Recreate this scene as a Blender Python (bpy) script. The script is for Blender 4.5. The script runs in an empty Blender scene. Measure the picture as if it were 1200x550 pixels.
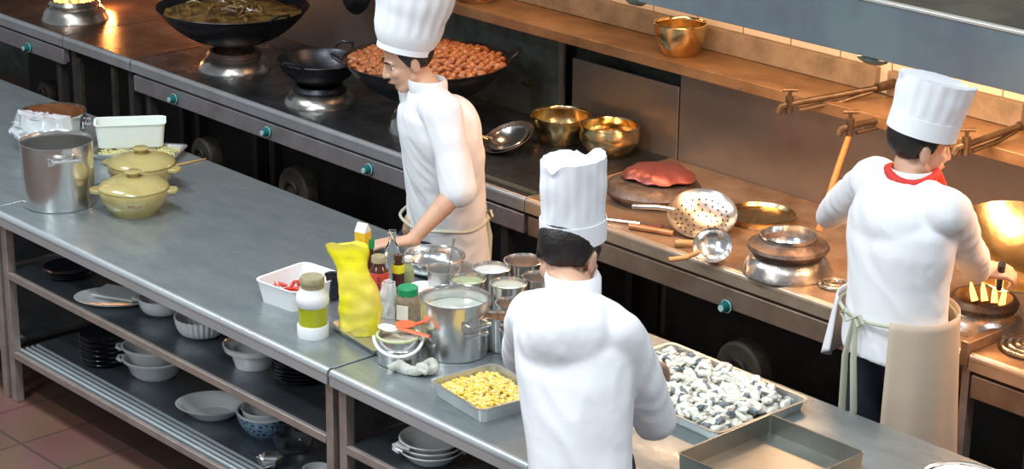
import bpy, bmesh, math, random
from mathutils import Vector as V, Matrix as M, noise
PI=math.pi
rng=random.Random(7)
C=bpy.context.scene.collection
sc=bpy.context.scene
# ---------------------------------------------------------------- camera
yaw,pit,rol,FPX=math.radians(47.216),math.radians(19.201),math.radians(0.7456),2486.33
CAM=V((0,0,3.4))
fw=V((-math.sin(yaw)*math.cos(pit),math.cos(yaw)*math.cos(pit),-math.sin(pit)))
rt=V((math.cos(yaw),math.sin(yaw),0)); up=rt.cross(fw)
rt2=math.cos(rol)*rt+math.sin(rol)*up; up2=rt2.cross(fw)
cd=bpy.data.cameras.new('camera'); cam=bpy.data.objects.new('camera',cd); C.objects.link(cam)
cam.matrix_world=M.Translation(CAM)@M((rt2,up2,-fw)).transposed().to_4x4()
cd.sensor_width=36; cd.lens=FPX*36/1200; cd.clip_end=60; sc.camera=cam
def at(px,py,x=None,y=None,z=None):
    d=fw*FPX+rt2*(px-600)-up2*(py-275)
    t=(x-CAM.x)/d.x if x is not None else (y-CAM.y)/d.y if y is not None else (z-CAM.z)/d.z
    return CAM+d*t
# ---------------------------------------------------------------- materials
def mat(name,col,rough=.5,metal=0,noise_s=0,col2=None,amt=.5,bump=0,bump_s=40,trans=0,ior=1.45,emit=0,stretch=None,rvar=0,lo=.4,hi=.62,sss=0,alpha=1,coat=0,detail=6):
    m=bpy.data.materials.new(name); m.use_nodes=True; nt=m.node_tree; b=nt.nodes['Principled BSDF']
    b.inputs['Base Color'].default_value=(*col,1); b.inputs['Roughness'].default_value=rough; b.inputs['Metallic'].default_value=metal
    b.inputs['IOR'].default_value=ior; b.inputs['Transmission Weight'].default_value=trans; b.inputs['Coat Weight'].default_value=coat
    b.inputs['Coat Roughness'].default_value=.12
    if sss: b.inputs['Subsurface Weight'].default_value=sss; b.inputs['Subsurface Radius'].default_value=(.01,.004,.002)
    if alpha<1: b.inputs['Alpha'].default_value=alpha
    if emit: b.inputs['Emission Color'].default_value=(*col,1); b.inputs['Emission Strength'].default_value=emit
    tc=nt.nodes.new('ShaderNodeTexCoord'); mp=nt.nodes.new('ShaderNodeMapping'); nt.links.new(tc.outputs['Object'],mp.inputs[0])
    if stretch: mp.inputs['Scale'].default_value=stretch
    if noise_s:
        n=nt.nodes.new('ShaderNodeTexNoise'); n.inputs['Scale'].default_value=noise_s; n.inputs['Detail'].default_value=detail; n.inputs['Roughness'].default_value=.6
        nt.links.new(mp.outputs[0],n.inputs[0])
        r=nt.nodes.new('ShaderNodeValToRGB'); r.color_ramp.elements[0].position=lo; r.color_ramp.elements[1].position=hi
        r.color_ramp.elements[0].color=(*col,1); r.color_ramp.elements[1].color=(*[a*(1-amt)+c*amt for a,c in zip(col,col2 or col)],1)
        nt.links.new(n.outputs[0],r.inputs[0]); nt.links.new(r.outputs[0],b.inputs['Base Color'])
        if rvar:
            mr=nt.nodes.new('ShaderNodeMapRange'); mr.inputs['To Min'].default_value=max(.03,rough-rvar); mr.inputs['To Max'].default_value=rough+rvar
            mr.inputs['From Min'].default_value=.3; mr.inputs['From Max'].default_value=.7
            nt.links.new(n.outputs[0],mr.inputs[0]); nt.links.new(mr.outputs[0],b.inputs['Roughness'])
    if bump:
        n2=nt.nodes.new('ShaderNodeTexNoise'); n2.inputs['Scale'].default_value=bump_s; n2.inputs['Detail'].default_value=5; nt.links.new(mp.outputs[0],n2.inputs[0])
        bp=nt.nodes.new('ShaderNodeBump'); bp.inputs['Strength'].default_value=bump; bp.inputs['Distance'].default_value=.01
        nt.links.new(n2.outputs[0],bp.inputs['Height']); nt.links.new(bp.outputs[0],b.inputs['Normal'])
    return m
K={}
K['table']=mat('worn_table_steel',(.37,.415,.42),.32,.68,5,(.27,.31,.32),1,.06,60,rvar=.09,stretch=(1,2.2,1))
K['tableedge']=mat('rolled_edge_steel',(.60,.63,.64),.3,.6,3,(.50,.53,.54),.7)
K['ridge']=mat('ridged_shelf_steel',(.50,.55,.56),.35,.5)
K['frame']=mat('frame_steel',(.42,.345,.31),.42,.5,12,(.32,.26,.23),.8)  # brown tint puts the floor's reflection into the colour
K['darkleg']=mat('dark_leg_steel',(.07,.062,.058),.5,.5)
K['shelf']=mat('undershelf_steel',(.30,.33,.36),.33,.85,5,(.2,.22,.25),1,rvar=.08)
K['steel']=mat('polished_steel',(.74,.73,.71),.21,.97,7,(.62,.61,.59),.7,.02,30,rvar=.05)
K['dullsteel']=mat('dull_aluminium',(.62,.63,.62),.38,.9,14,(.5,.5,.49),.6,.1,50,rvar=.06)
K['pan']=mat('pan_steel',(.60,.61,.59),.3,.8,3,(.48,.48,.46),.8)
K['goldlit']=mat('golden_lit_steel',(.78,.60,.32),.22,1,8,(.62,.44,.2),.8,.08,40,rvar=.07)  # steel with warm light put into its colour; brassy parts share it
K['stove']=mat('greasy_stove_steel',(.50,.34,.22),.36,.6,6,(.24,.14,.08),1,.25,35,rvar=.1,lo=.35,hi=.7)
K['stoveC']=mat('grey_stove_steel',(.13,.14,.155),.30,.8,6,(.04,.04,.042),1,.25,35,rvar=.1,lo=.35,hi=.7)
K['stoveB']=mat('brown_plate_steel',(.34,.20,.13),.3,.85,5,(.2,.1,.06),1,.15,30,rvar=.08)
K['stoveedge']=mat('stove_edge_steel',(.52,.52,.53),.3,.6,6,(.42,.40,.39),.8)
K['fascia']=mat('fascia_steel',(.34,.31,.32),.42,.5,6,(.26,.22,.21),.8)
K['dark']=mat('sooty_black',(.012,.011,.011),.6,.3,20,(.03,.025,.02),1)
K['undershade']=mat('grimy_undershade',(.02,.017,.016),.8,0,8,(.035,.028,.022),1)  # grimy sheet, near-black so the under-range shade is in its colour
K['iron']=mat('seasoned_iron',(.028,.032,.042),.32,.7,12,(.05,.05,.055),1,.1,40,rvar=.08)
K['ironbrown']=mat('crusted_iron',(.09,.065,.055),.45,.6,14,(.18,.13,.10),1,.3,60)
K['strain']=mat('brushed_strainer_steel',(.60,.56,.51),.28,.95)
K['fascD']=mat('warm_lit_fascia',(.30,.22,.165),.42,.5,6,(.21,.145,.10),.9)  # brown tint puts warm reflected light into the fascia colour
K['edgeD']=mat('warm_lit_edge',(.56,.45,.34),.3,.55,5,(.42,.31,.21),.8)  # tan tint carries the same warm light on the rolled edges
K['traydark']=mat('dull_tray_steel',(.36,.37,.34),.34,.85,3,(.26,.24,.2),.8)
K['ring']=mat('cast_ring_steel',(.62,.60,.57),.25,.95,9,(.35,.30,.25),.8,.2,25,rvar=.1)
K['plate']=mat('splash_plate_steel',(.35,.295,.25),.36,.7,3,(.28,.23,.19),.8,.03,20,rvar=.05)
K['green']=mat('dark_green_enamel',(.11,.13,.115),.4,.3,9,(.06,.07,.06),1,.15,25,rvar=.1)
K['shelfw']=mat('greasy_brown_shelf',(.34,.21,.11),.42,.35,6,(.22,.125,.06),1,.12,25,stretch=(.6,1,1),rvar=.08)
K['mortar']=mat('grimy_plaster',(.31,.25,.18),.8,0,9,(.15,.115,.08),1,.4,30,lo=.38,hi=.78)
K['hood']=mat('hood_grey_steel',(.20,.255,.275),.42,.45,3,(.16,.19,.23),1,.04,12)
K['hoodrim']=mat('hood_bright_rim',(.7,.7,.65),.3,.6)
K['hoodtop']=mat('hood_top_grime',(.12,.11,.075),.6,.3,5,(.07,.06,.045),1,.2,15)
K['teal']=mat('teal_plastic',(.01,.16,.16),.35)
K['tealface']=mat('pale_knob_face',(.42,.60,.58),.35)
K['white']=mat('white_plastic',(.80,.80,.80),.35)
K['glaze']=mat('white_glaze',(.82,.83,.81),.2,0,coat=.4)
K['blackglaze']=mat('black_glaze',(.012,.014,.02),.15,0,coat=.5)
K['cas']=mat('olive_glaze',(.42,.34,.13),.22,0,14,(.33,.26,.085),.7,coat=.5,lo=.45,hi=.7)
K['trans']=mat('frosted_plastic',(.84,.90,.84),.4,0,trans=.12,ior=1.2)
K['glass']=mat('clear_glass',(.95,.97,.96),.03,0,trans=1,ior=1.45)
K['film']=mat('plastic_film',(.9,.93,.95),.12,0,alpha=.38,coat=1,bump=.8,bump_s=25)
K['oil']=mat('yellow_oil',(.42,.43,.015),.2,0,coat=.5)
K['cork']=mat('dull_olive_cap',(.36,.31,.19),.5,0,30,(.28,.24,.13),1)
K['yellow']=mat('yellow_film_bag',(.84,.74,.01),.3,0,4,(.84,.66,.16),1,.35,18,coat=.4,stretch=(1,1,1.4))
K['pale']=mat('pale_label',(.80,.79,.70),.5)
K['labely']=mat('yellow_label',(.72,.66,.02),.45)
K['carton']=mat('orange_yellow_carton',(.80,.50,.03),.45)
K['redsauce']=mat('red_label',(.62,.06,.03),.4)
K['ink']=mat('black_ink',(.02,.02,.02),.5)
K['amber']=mat('dark_soy_glass',(.07,.02,.012),.08,coat=.6)
K['gcap']=mat('green_cap',(.01,.27,.10),.35)
K['spice']=mat('brown_spice',(.30,.25,.17),.7,0,60,(.2,.16,.1),1)
K['lime']=mat('pale_green_glass',(.38,.45,.22),.1,coat=.6)
K['orange']=mat('orange_plastic',(.82,.14,.05),.35)
K['rag']=mat('grey_cloth',(.52,.52,.46),.9,0,25,(.4,.4,.35),1,.4,80)
K['corn']=mat('corn_yellow',(.75,.50,.05),.35,0,60,(.75,.62,.28),1,coat=.3)
K['broth']=mat('milky_broth',(.42,.45,.38),.12,0,8,(.50,.52,.46),1)
K['flour']=mat('white_powder',(.86,.86,.84),.8,bump=.3,bump_s=60)
K['cream']=mat('cream_paste',(.72,.72,.58),.6,bump=.3,bump_s=50)
K['scallion']=mat('chopped_green',(.42,.48,.22),.6,0,90,(.60,.62,.42),1,.6,90)
K['brownsauce']=mat('brown_sauce',(.24,.10,.045),.15,0,10,(.34,.16,.07),1)
K['orangeoil']=mat('orange_oil',(.42,.17,.05),.15,0,10,(.30,.10,.04),1)
K['chili']=mat('red_chilli',(.55,.04,.02),.3,coat=.4)
K['fishw']=mat('white_fish_flesh',(.74,.74,.66),.4,0,18,(.62,.60,.50),1,.2,60,coat=.3)
K['fishd']=mat('dark_fish_skin',(.12,.15,.17),.3,0,25,(.30,.33,.34),1,coat=.4)
K['meat']=mat('braised_meat',(.38,.14,.05),.4,0,30,(.24,.07,.022),1,.3,60,coat=.3)
K['meatdark']=mat('meat_sauce',(.32,.08,.02),.3,0,20,(.2,.05,.015),1,.3,40)
K['copper']=mat('copper_lid',(.33,.11,.09),.35,.6,9,(.30,.08,.07),1,.3,20)
K['copperin']=mat('copper_inside',(.48,.22,.10),.4,.6,12,(.30,.13,.06),1)
K['wood']=mat('worn_wood',(.50,.30,.12),.55,0,10,(.36,.19,.07),1,stretch=(1,1,6))
K['hose']=mat('orange_copper_pipe',(.78,.30,.10),.35,.3)
K['faucet']=mat('dull_brass_tap',(.16,.115,.075),.45,.7,20,(.10,.07,.045),1,.2,60)
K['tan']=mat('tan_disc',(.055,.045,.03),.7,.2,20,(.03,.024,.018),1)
K['jacket']=mat('white_cotton',(.78,.78,.80),.85,0,bump=.12,bump_s=30)
K['hat']=mat('white_paper_cloth',(.82,.83,.86),.8,0,bump=.15,bump_s=20)
K['skin']=mat('skin',(.62,.37,.25),.5,0,20,(.56,.31,.2),.6,sss=.15)
K['hair']=mat('black_hair',(.014,.010,.009),.45,0,bump=.3,bump_s=160)
K['navy']=mat('navy_trousers',(.02,.022,.035),.85,bump=.3,bump_s=15)
K['apron']=mat('beige_apron',(.58,.46,.35),.85,bump=.25,bump_s=12)
K['string']=mat('pale_apron_string',(.50,.50,.38),.8)
K['redcloth']=mat('red_neckerchief',(.62,.04,.03),.7,bump=.3,bump_s=30)
K['shoe']=mat('black_shoe',(.015,.015,.017),.4)
K['lip']=mat('lip',(.42,.16,.13),.5)
K['eyew']=mat('eye_white',(.8,.8,.78),.2)
K['flame']=mat('flame',(1,.42,.10),.5,emit=4)
K['flamecore']=mat('flame_core',(1,.62,.2),.5,emit=30)
K['shred']=mat('yellow_shreds',(.66,.62,.30),.6)
K['food']=mat('yellow_noodles',(.26,.15,.04),.4,0,14,(.07,.035,.015),1,coat=.4)
K['wave']=None
def wavemat():
    m=bpy.data.materials.new('blue_wave_glaze'); m.use_nodes=True; nt=m.node_tree; b=nt.nodes['Principled BSDF']
    tc=nt.nodes.new('ShaderNodeTexCoord'); w=nt.nodes.new('ShaderNodeTexVoronoi'); w.inputs['Scale'].default_value=55; w.feature='DISTANCE_TO_EDGE'
    nt.links.new(tc.outputs['Object'],w.inputs['Vector'])
    r=nt.nodes.new('ShaderNodeValToRGB'); r.color_ramp.elements[0].position=.08; r.color_ramp.elements[1].position=.3
    r.color_ramp.elements[0].color=(.25,.38,.50,1); r.color_ramp.elements[1].color=(.01,.05,.14,1)
    nt.links.new(w.outputs[0],r.inputs[0]); nt.links.new(r.outputs[0],b.inputs['Base Color']); b.inputs['Roughness'].default_value=.2
    return m
K['wave']=wavemat()
def floormat():
    m=bpy.data.materials.new('red_brown_floor_tiles'); m.use_nodes=True; nt=m.node_tree; b=nt.nodes['Principled BSDF']
    tc=nt.nodes.new('ShaderNodeTexCoord'); w=nt.nodes.new('ShaderNodeTexBrick'); w.inputs['Scale'].default_value=1
    w.inputs['Brick Width'].default_value=.3; w.inputs['Row Height'].default_value=.3; w.inputs['Mortar Size'].default_value=.006; w.offset=0
    w.inputs['Color1'].default_value=(.21,.115,.085,1); w.inputs['Color2'].default_value=(.18,.10,.075,1); w.inputs['Mortar'].default_value=(.10,.07,.055,1)
    nt.links.new(tc.outputs['Object'],w.inputs['Vector'])
    n=nt.nodes.new('ShaderNodeTexNoise'); n.inputs['Scale'].default_value=3; n.inputs['Detail'].default_value=8; nt.links.new(tc.outputs['Object'],n.inputs['Vector'])
    mx=nt.nodes.new('ShaderNodeMix'); mx.data_type='RGBA'; mx.blend_type='MULTIPLY'; mx.inputs[0].default_value=.6
    nt.links.new(w.outputs[0],mx.inputs[6]); nt.links.new(n.outputs[1],mx.inputs[7]); nt.links.new(mx.outputs[2],b.inputs['Base Color'])
    b.inputs['Roughness'].default_value=.4
    return m
K['floor']=floormat()
def tilemat():
    m=bpy.data.materials.new('cream_wall_tiles'); m.use_nodes=True; nt=m.node_tree; b=nt.nodes['Principled BSDF']
    tc=nt.nodes.new('ShaderNodeTexCoord'); mp=nt.nodes.new('ShaderNodeMapping'); mp.inputs['Rotation'].default_value=(PI/2,0,0); nt.links.new(tc.outputs['Object'],mp.inputs[0])
    w=nt.nodes.new('ShaderNodeTexBrick'); w.inputs['Scale'].default_value=1; w.offset=0
    w.inputs['Brick Width'].default_value=.25; w.inputs['Row Height'].default_value=.25; w.inputs['Mortar Size'].default_value=.003
    w.inputs['Color1'].default_value=(.80,.72,.60,1); w.inputs['Color2'].default_value=(.76,.68,.56,1); w.inputs['Mortar'].default_value=(.25,.17,.1,1)
    nt.links.new(mp.outputs[0],w.inputs['Vector']); nt.links.new(w.outputs[0],b.inputs['Base Color']); b.inputs['Roughness'].default_value=.35
    return m
K['tile']=tilemat()
# ---------------------------------------------------------------- mesh helpers
def bmn(): return bmesh.new()
def obj(name,bm,m,parent=None,smooth=True,loc=None,rot=None,bevel=0):
    me=bpy.data.meshes.new(name); bmesh.ops.recalc_face_normals(bm,faces=bm.faces); bm.to_mesh(me); bm.free()
    for mm in (m if isinstance(m,(list,tuple)) else [m]): me.materials.append(K[mm] if isinstance(mm,str) else mm)
    if smooth:
        me.polygons.foreach_set('use_smooth',[True]*len(me.polygons))
        me.set_sharp_from_angle(angle=math.radians(40))
    o=bpy.data.objects.new(name,me); C.objects.link(o)
    if parent: o.parent=parent
    if loc is not None: o.location=loc
    if rot is not None: o.rotation_euler=rot
    if bevel:
        b=o.modifiers.new('b','BEVEL'); b.width=bevel; b.segments=2; b.limit_method='ANGLE'
    return o
def tag(o,label,cat,group=None,kind=None):
    if label: o['label']=label
    if cat: o['category']=cat
    if group: o['group']=group
    if kind: o['kind']=kind
    return o
def thing(name,label,cat,loc=(0,0,0),rz=0,group=None):
    o=bpy.data.objects.new(name,None); C.objects.link(o); o.location=loc; o.rotation_euler=(0,0,rz); o.empty_display_size=.05
    return tag(o,label,cat,group)
def struct(name,bm,m,**k):
    o=obj(name,bm,m,**k); o['kind']='structure'; return o
def box(bm,c,s,rz=0,mi=0,mx=None):
    mt=M.Translation(V(c))@M.Rotation(rz,4,'Z')@(mx if mx is not None else M.Identity(4))@M.Diagonal((*s,1))
    r=bmesh.ops.create_cube(bm,size=1,matrix=mt)
    for v in r['verts']:
        for f in v.link_faces: f.material_index=mi
def bx(bm,x0,x1,y0,y1,z0,z1,mi=0): box(bm,((x0+x1)/2,(y0+y1)/2,(z0+z1)/2),(abs(x1-x0),abs(y1-y0),abs(z1-z0)),mi=mi)
def lathe(bm,prof,seg=48,c=(0,0,0),mi=0,wob=None,sx=1,sy=1):
    rings=[]
    for r,z in prof:
        if r<1e-5: rings.append([bm.verts.new((c[0],c[1],c[2]+z))])
        else:
            rg=[]
            for i in range(seg):
                a=2*PI*i/seg; k=wob(a,r,z) if wob else 1
                rg.append(bm.verts.new((c[0]+r*k*sx*math.cos(a),c[1]+r*k*sy*math.sin(a),c[2]+z)))
            rings.append(rg)
    for a,b in zip(rings,rings[1:]):
        if len(a)==1 and len(b)==1: continue
        for i in range(seg):
            j=(i+1)%seg
            if len(a)==1: f=bm.faces.new((a[0],b[i],b[j]))
            elif len(b)==1: f=bm.faces.new((a[i],a[j],b[0]))
            else: f=bm.faces.new((a[i],a[j],b[j],b[i]))
            f.material_index=mi
def tube(bm,pts,r,seg=10,closed=False,mi=0,flat=1):
    pts=[V(p) for p in pts]; n=len(pts); rings=[]; prev=None
    for i,p in enumerate(pts):
        t=(pts[(i+1)%n]-pts[i-1]) if closed else (pts[min(i+1,n-1)]-pts[max(i-1,0)])
        t.normalize()
        if prev is None: a=t.orthogonal().normalized() if abs(t.z)>.9 else t.cross(V((0,0,1))).normalized()
        else: a=(prev-t*prev.dot(t)).normalized()
        prev=a; b=t.cross(a); rr=r[i] if isinstance(r,(list,tuple)) else r
        rings.append([bm.verts.new(p+a*rr*math.cos(2*PI*k/seg)+b*rr*flat*math.sin(2*PI*k/seg)) for k in range(seg)])
    m=n if closed else n-1
    for i in range(m):
        A,B=rings[i],rings[(i+1)%n]
        for k in range(seg):
            f=bm.faces.new((A[k],A[(k+1)%seg],B[(k+1)%seg],B[k])); f.material_index=mi
    if not closed:
        for rg in (rings[0],rings[-1]): bm.faces.new(rg).material_index=mi
def arc(c,r,a0,a1,n,ax='xy',sx=1,sy=1):
    out=[]
    for i in range(n+1):
        a=a0+(a1-a0)*i/n; u,v=r*sx*math.cos(a),r*sy*math.sin(a)
        out.append(V(c)+(V((u,v,0)) if ax=='xy' else V((u,0,v)) if ax=='xz' else V((0,u,v))))
    return out
def vessel(rt_,rb,h,t=.003,rim=.004,base=.006,seg=48,curve=0):
    """profile of an open vessel, optional belly curve"""
    out=[(0,0),(rb-.004,0),(rb,.004)]
    N=10
    for i in range(1,N+1):
        f=i/N; r=rb+(rt_-rb)*f+curve*math.sin(PI*f); out.append((r,.004+(h-.004)*f))
    out+=[(rt_+rim,h+.001),(rt_+rim,h+.004),(rt_,h+.005),(rt_-t,h)]
    for i in range(N-1,-1,-1):
        f=i/N; r=rb+(rt_-rb)*f+curve*math.sin(PI*f); out.append((max(r-t,.001),base+(h-base)*f))
    out.append((0,base)); return out
def bowlprof(R,h,rb,t=.003,n=12,p=2.2):
    """rounded bowl"""
    def r(f): return rb+(R-rb)*(1-(1-f)**p)**(1/p) if f<1 else R
    out=[(0,0),(rb,0)]+[(r(i/n),h*i/n) for i in range(1,n+1)]
    out+=[(R+.003,h+.001),(R+.002,h+.004),(R-t,h+.002)]+[(r(i/n)-t,h*i/n+t*(1-i/n)) for i in range(n-1,-1,-1)]+[(0,t)]
    return out
def wokprof(R,d,t=.003,n=14,rim=.004):
    th=2*math.atan(d/R); RR=R/math.sin(th)
    o=[(RR*math.sin(th*i/n),RR-RR*math.cos(th*i/n)) for i in range(n+1)]
    i_=[(RR*math.sin(th*i/n)*(1-t/R),RR-RR*math.cos(th*i/n)+t*(1-i/n)) for i in range(n,-1,-1)]
    return o+[(R+rim,d+.002),(R+rim*.5,d+.005)]+i_
def disc(bm,r,z,seg=48,c=(0,0),amp=0,sc_=30):
    rings=12; prof=[(r*i/rings,z) for i in range(rings+1)]
    v0=len(bm.verts); lathe(bm,prof,seg,(c[0],c[1],0)); bm.verts.ensure_lookup_table()
    if amp:
        for v in list(bm.verts)[v0:]: v.co.z+=amp*noise.noise(v.co*sc_)
def rotlook(o,tilt,about):  # tilt by angle about horizontal direction angle
    o.rotation_mode='QUATERNION'
    from mathutils import Quaternion
    o.rotation_quaternion=Quaternion((math.cos(about),math.sin(about),0),tilt)@o.rotation_euler.to_quaternion()
# ---------------------------------------------------------------- setting
TN,TF,ZT=3.757,4.752,.8
SF,SB=5.405,6.235         # stove front, splash plates
ZM=.545; ZL=.215
bm=bmn(); bx(bm,-14,3,.5,8,-.05,0); struct('floor',bm,'floor',smooth=False)
bm=bmn(); bx(bm,-14,1,6.335,6.45,0,1.27); struct('wall_back',bm,'green',smooth=False)
bm=bmn(); bx(bm,-14,1,6.345,6.45,1.27,2.6); struct('wall_upper',bm,'tile',smooth=False)
# grimy plaster blocks between shelf and tiles, with a gap by the taps
xg0=at(1023,95,y=6.3).x; xg1=at(1037,98,y=6.3).x; xg2=at(1195,135,y=6.3).x
for i,(a,b) in enumerate(((-14,xg0),(xg1,xg2),(xg2+.06,1))):
    bm=bmn(); bx(bm,a,b,6.31,6.344,1.272,1.368); o=struct('trim_%d'%(i+1),bm,'mortar',bevel=.004)
# wall shelf
th=thing('wall_shelf','long greasy brown metal shelf running along the wall above the stoves','shelf',(-6,6.2,1.25))
bm=bmn(); bx(bm,-7,7,-.133,.109,.006,.022); obj('shelf_board',bm,'shelfw',th)
bm=bmn(); bx(bm,-7,7,-.135,-.119,-.026,.0205); obj('front_lip',bm,'shelfw',th,bevel=.003)
bm=bmn()
for px,py in ((867,104),(1012,150)):
    p=at(px,py,y=6.063); box(bm,(p.x+6,-.138,p.z-1.25),(.012,.006,.012))
obj('screw',bm,'steel',th)
# splash plates, left cover panel
def plate(x0,x1,z0,z1,label,m='plate',y=SB,name='splash_plate'):
    bm=bmn(); bx(bm,x0,x1,y,y+.012,z0,z1); o=obj(name,bm,m,bevel=.002); tag(o,label,'panel'); return o
xA=at(655,80,y=SB).x; xB=at(671,80,y=SB).x; xC=at(797,95,y=SB).x; xL=at(470,20,y=SB).x
plate(xB,xC-.004,.0,at(730,84,y=SB).z,'low brown-grey steel plate leaning behind the two golden bowls')  # the golden bowls are steel with warm light put into their colour
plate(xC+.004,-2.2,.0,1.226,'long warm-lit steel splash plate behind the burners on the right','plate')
plate(-11,xL-.002,.0,1.6,'grey-brown splash plate behind the two black woks at left')
th=thing('cover_panel','dark green-grey panel with small knob behind the wok of meat','panel',(xL,SB,.8))
bm=bmn(); bx(bm,0.002,xA-xL-.004,0,.012,-.8,.425); obj('panel_sheet',bm,'green',th)
bm=bmn(); bx(bm,xA-xL-.004,xA-xL+.028,-.0,.014,-.8,.425); obj('edge_strip',bm,'plate',th)
p=at(620,98,y=SB-.01); bm=bmn(); tube(bm,[(p.x-xL,.0,p.z-.8),(p.x-xL,-.03,p.z-.8)],.011,12); tube(bm,[(p.x-xL-.02,-.03,p.z-.795),(p.x-xL+.02,-.03,p.z-.805)],[.007,.007],8); obj('knob',bm,'goldlit',th)
# hood
HY,HB,HT=5.42,1.683,1.874
hx0=-12
th=thing('extractor_hood','wide blue-grey metal extractor hood over the stoves','hood',(0,HY,HB))
bm=bmn(); bx(bm,hx0,1,0,.015,0,HT-HB); obj('front_panel',bm,'hood',th,bevel=.003)
bm=bmn(); bx(bm,hx0,1,-.006,.02,HT-HB-.006,HT-HB+.006); obj('bright_rim',bm,'hoodrim',th,bevel=.003)
bm=bmn(); bx(bm,hx0,1,.02,.92,HT-HB-.03,HT-HB-.004); obj('top_sheet',bm,'hoodtop',th)
bm=bmn()
for i in range(9): tube(bm,[(-2.9+i*.07,.3+.03*math.sin(i*2),HT-HB+.02),(-2.85+i*.07,.7,HT-HB+.03)],.018,8)
obj('greasy_pipe',bm,'hoodtop',th)
p=at(743,2,y=HY+.01); bm=bmn(); lathe(bm,[(0,-.02),(.03,-.018),(.05,-.005),(.05,.005),(0,.012)],24,(p.x,.02,p.z-HB+.006),sx=1.1,sy=.5); obj('lamp_housing',bm,'green',th)
p=at(1020,73,y=HY+.01); bm=bmn(); lathe(bm,[(0,-.016),(.03,-.014),(.05,-.003),(.05,.005),(0,.012)],24,(p.x,.02,p.z-HB+.008),sx=1.2,sy=.5); obj('lamp_housing',bm,'green',th)
# ---------------------------------------------------------------- work tables
xs1=at(243,186,z=.8).x; xs2=at(387,433,z=.8).x
def table(x0,x1,label,lowz=ZL,midz=ZM,group='steel work tables'):
    th=thing('work_table',label,'table',((x0+x1)/2,(TN+TF)/2,0),group=None)
    L=(x1-x0)/2; W=(TF-TN)/2
    bm=bmn(); bx(bm,-L+.002,L-.002,-W+.012,W-.004,ZT-.03,ZT); obj('tabletop',bm,'table',th,bevel=.003)
    bm=bmn(); tube(bm,[(-L+.002,-W+.014,ZT-.016),(L-.002,-W+.014,ZT-.016)],.0165,16); bx(bm,-L+.003,L-.003,-W-.001,-W+.010,ZT-.052,ZT-.014); obj('rolled_edge',bm,'tableedge',th)
    for sx in (-1,1):
        for sy in (-1,1):
            bm=bmn(); cx,cy=sx*(L-.03),sy*(W-.045); bx(bm,cx-.018,cx+.018,cy-.018,cy+.018,.0,ZT-.03); obj('leg',bm,'frame',th,bevel=.003)
            # feet
    for z,nm in ((midz,'middle_shelf'),(lowz,'bottom_shelf')):
        if z is None: continue
        bm=bmn(); bx(bm,-L+.03,L-.03,-W+.045,W-.04,z-.012,z); sh=obj(nm,bm,'shelf',th)
        bm=bmn(); bx(bm,-L+.05,L-.05,-W+.026,-W+.045,z-.026,z+.002); obj('shelf_rail',bm,'frame',sh,bevel=.002)
        if z==lowz:
            bm=bmn()
            for k in range(4): tube(bm,[(-L+.05,-W+.062+k*.024,z+.001),(L-.05,-W+.062+k*.024,z+.001)],.0065,10)
            obj('ridges',bm,'ridge',sh)
    return th
table(xs1-2.4,xs1-.003,'left steel work table reaching out of the picture beyond the stockpots')
table(xs1+.003,xs2-.004,'middle steel work table with dishes on two undershelves')
T2x1=-2.3
t2=table(xs2+.004,T2x1,'right steel work table where the centre cook works',lowz=ZL,midz=ZM)
bm=bmn(); bx(bm,-(T2x1-xs2)/2+.012,-(T2x1-xs2)/2+.016,-.42,.43,.25,.77); obj('side_sheet',bm,'shelf',t2)
# ---------------------------------------------------------------- stoves
def stove(x0,x1,label,m,name='wok_range',fascia=True,legs=(),zt=.8,cat='stove',y0=SF,dep=None,em='stoveedge',fm='fascia'):
    th=thing(name,label,cat,((x0+x1)/2,y0,0)); L=(x1-x0)/2; D=(dep or SB-y0)-.002
    bm=bmn(); bx(bm,-L,L,.015,D,zt-.03,zt); obj('stove_top',bm,m,th,bevel=.003)
    bm=bmn(); tube(bm,[(-L,.018,zt-.02),(L,.018,zt-.02)],.0195,14); bx(bm,-L,L,-.0005,.012,zt-.058,zt-.018); obj('rolled_edge',bm,em,th)
    if fascia:
        bm=bmn(); bx(bm,-L+.01,L-.01,.03,.045,zt-.145,zt-.06); obj('control_panel',bm,fm,th,bevel=.003)
        bm=bmn(); bx(bm,-L+.01,L-.01,.006,.0295,zt-.154,zt-.074); obj('front_rail',bm,fm,th,bevel=.004)
    for lx in legs:
        for yy in (.05,D-.05):
            bm=bmn(); bx(bm,lx-.02,lx+.02,yy-.02,yy+.02,0,zt-.03); obj('leg',bm,'darkleg',th)
    bm=bmn(); bx(bm,-L+.02,L-.02,D-.02,D-.01,0.0,zt-.05); obj('back_shade_sheet',bm,'undershade',th)
    return th
sA0,sA1=-11.0,at(68,43,z=.8).x; sB1=at(157,69,z=.8).x; sC1=at(640,225,z=.8).x; sD1=at(1134,414,z=.8).x
A=stove(sA0,sA1-.003,'far left range with a flaming burner at the top left corner','stoveB',legs=(.8,))
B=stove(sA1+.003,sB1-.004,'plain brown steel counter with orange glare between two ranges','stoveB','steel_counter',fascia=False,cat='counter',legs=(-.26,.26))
bm=bmn(); L=(sB1-sA1)/2
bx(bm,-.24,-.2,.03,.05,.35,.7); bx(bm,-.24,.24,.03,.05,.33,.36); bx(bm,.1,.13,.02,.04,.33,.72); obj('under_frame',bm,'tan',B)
Cc=stove(sB1+.004,sC1-.002,'long dark range carrying the black woks and the wok of meat','stoveC',legs=((sC1-sB1)/2-.15,-(sC1-sB1)/2+.1,))
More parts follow.
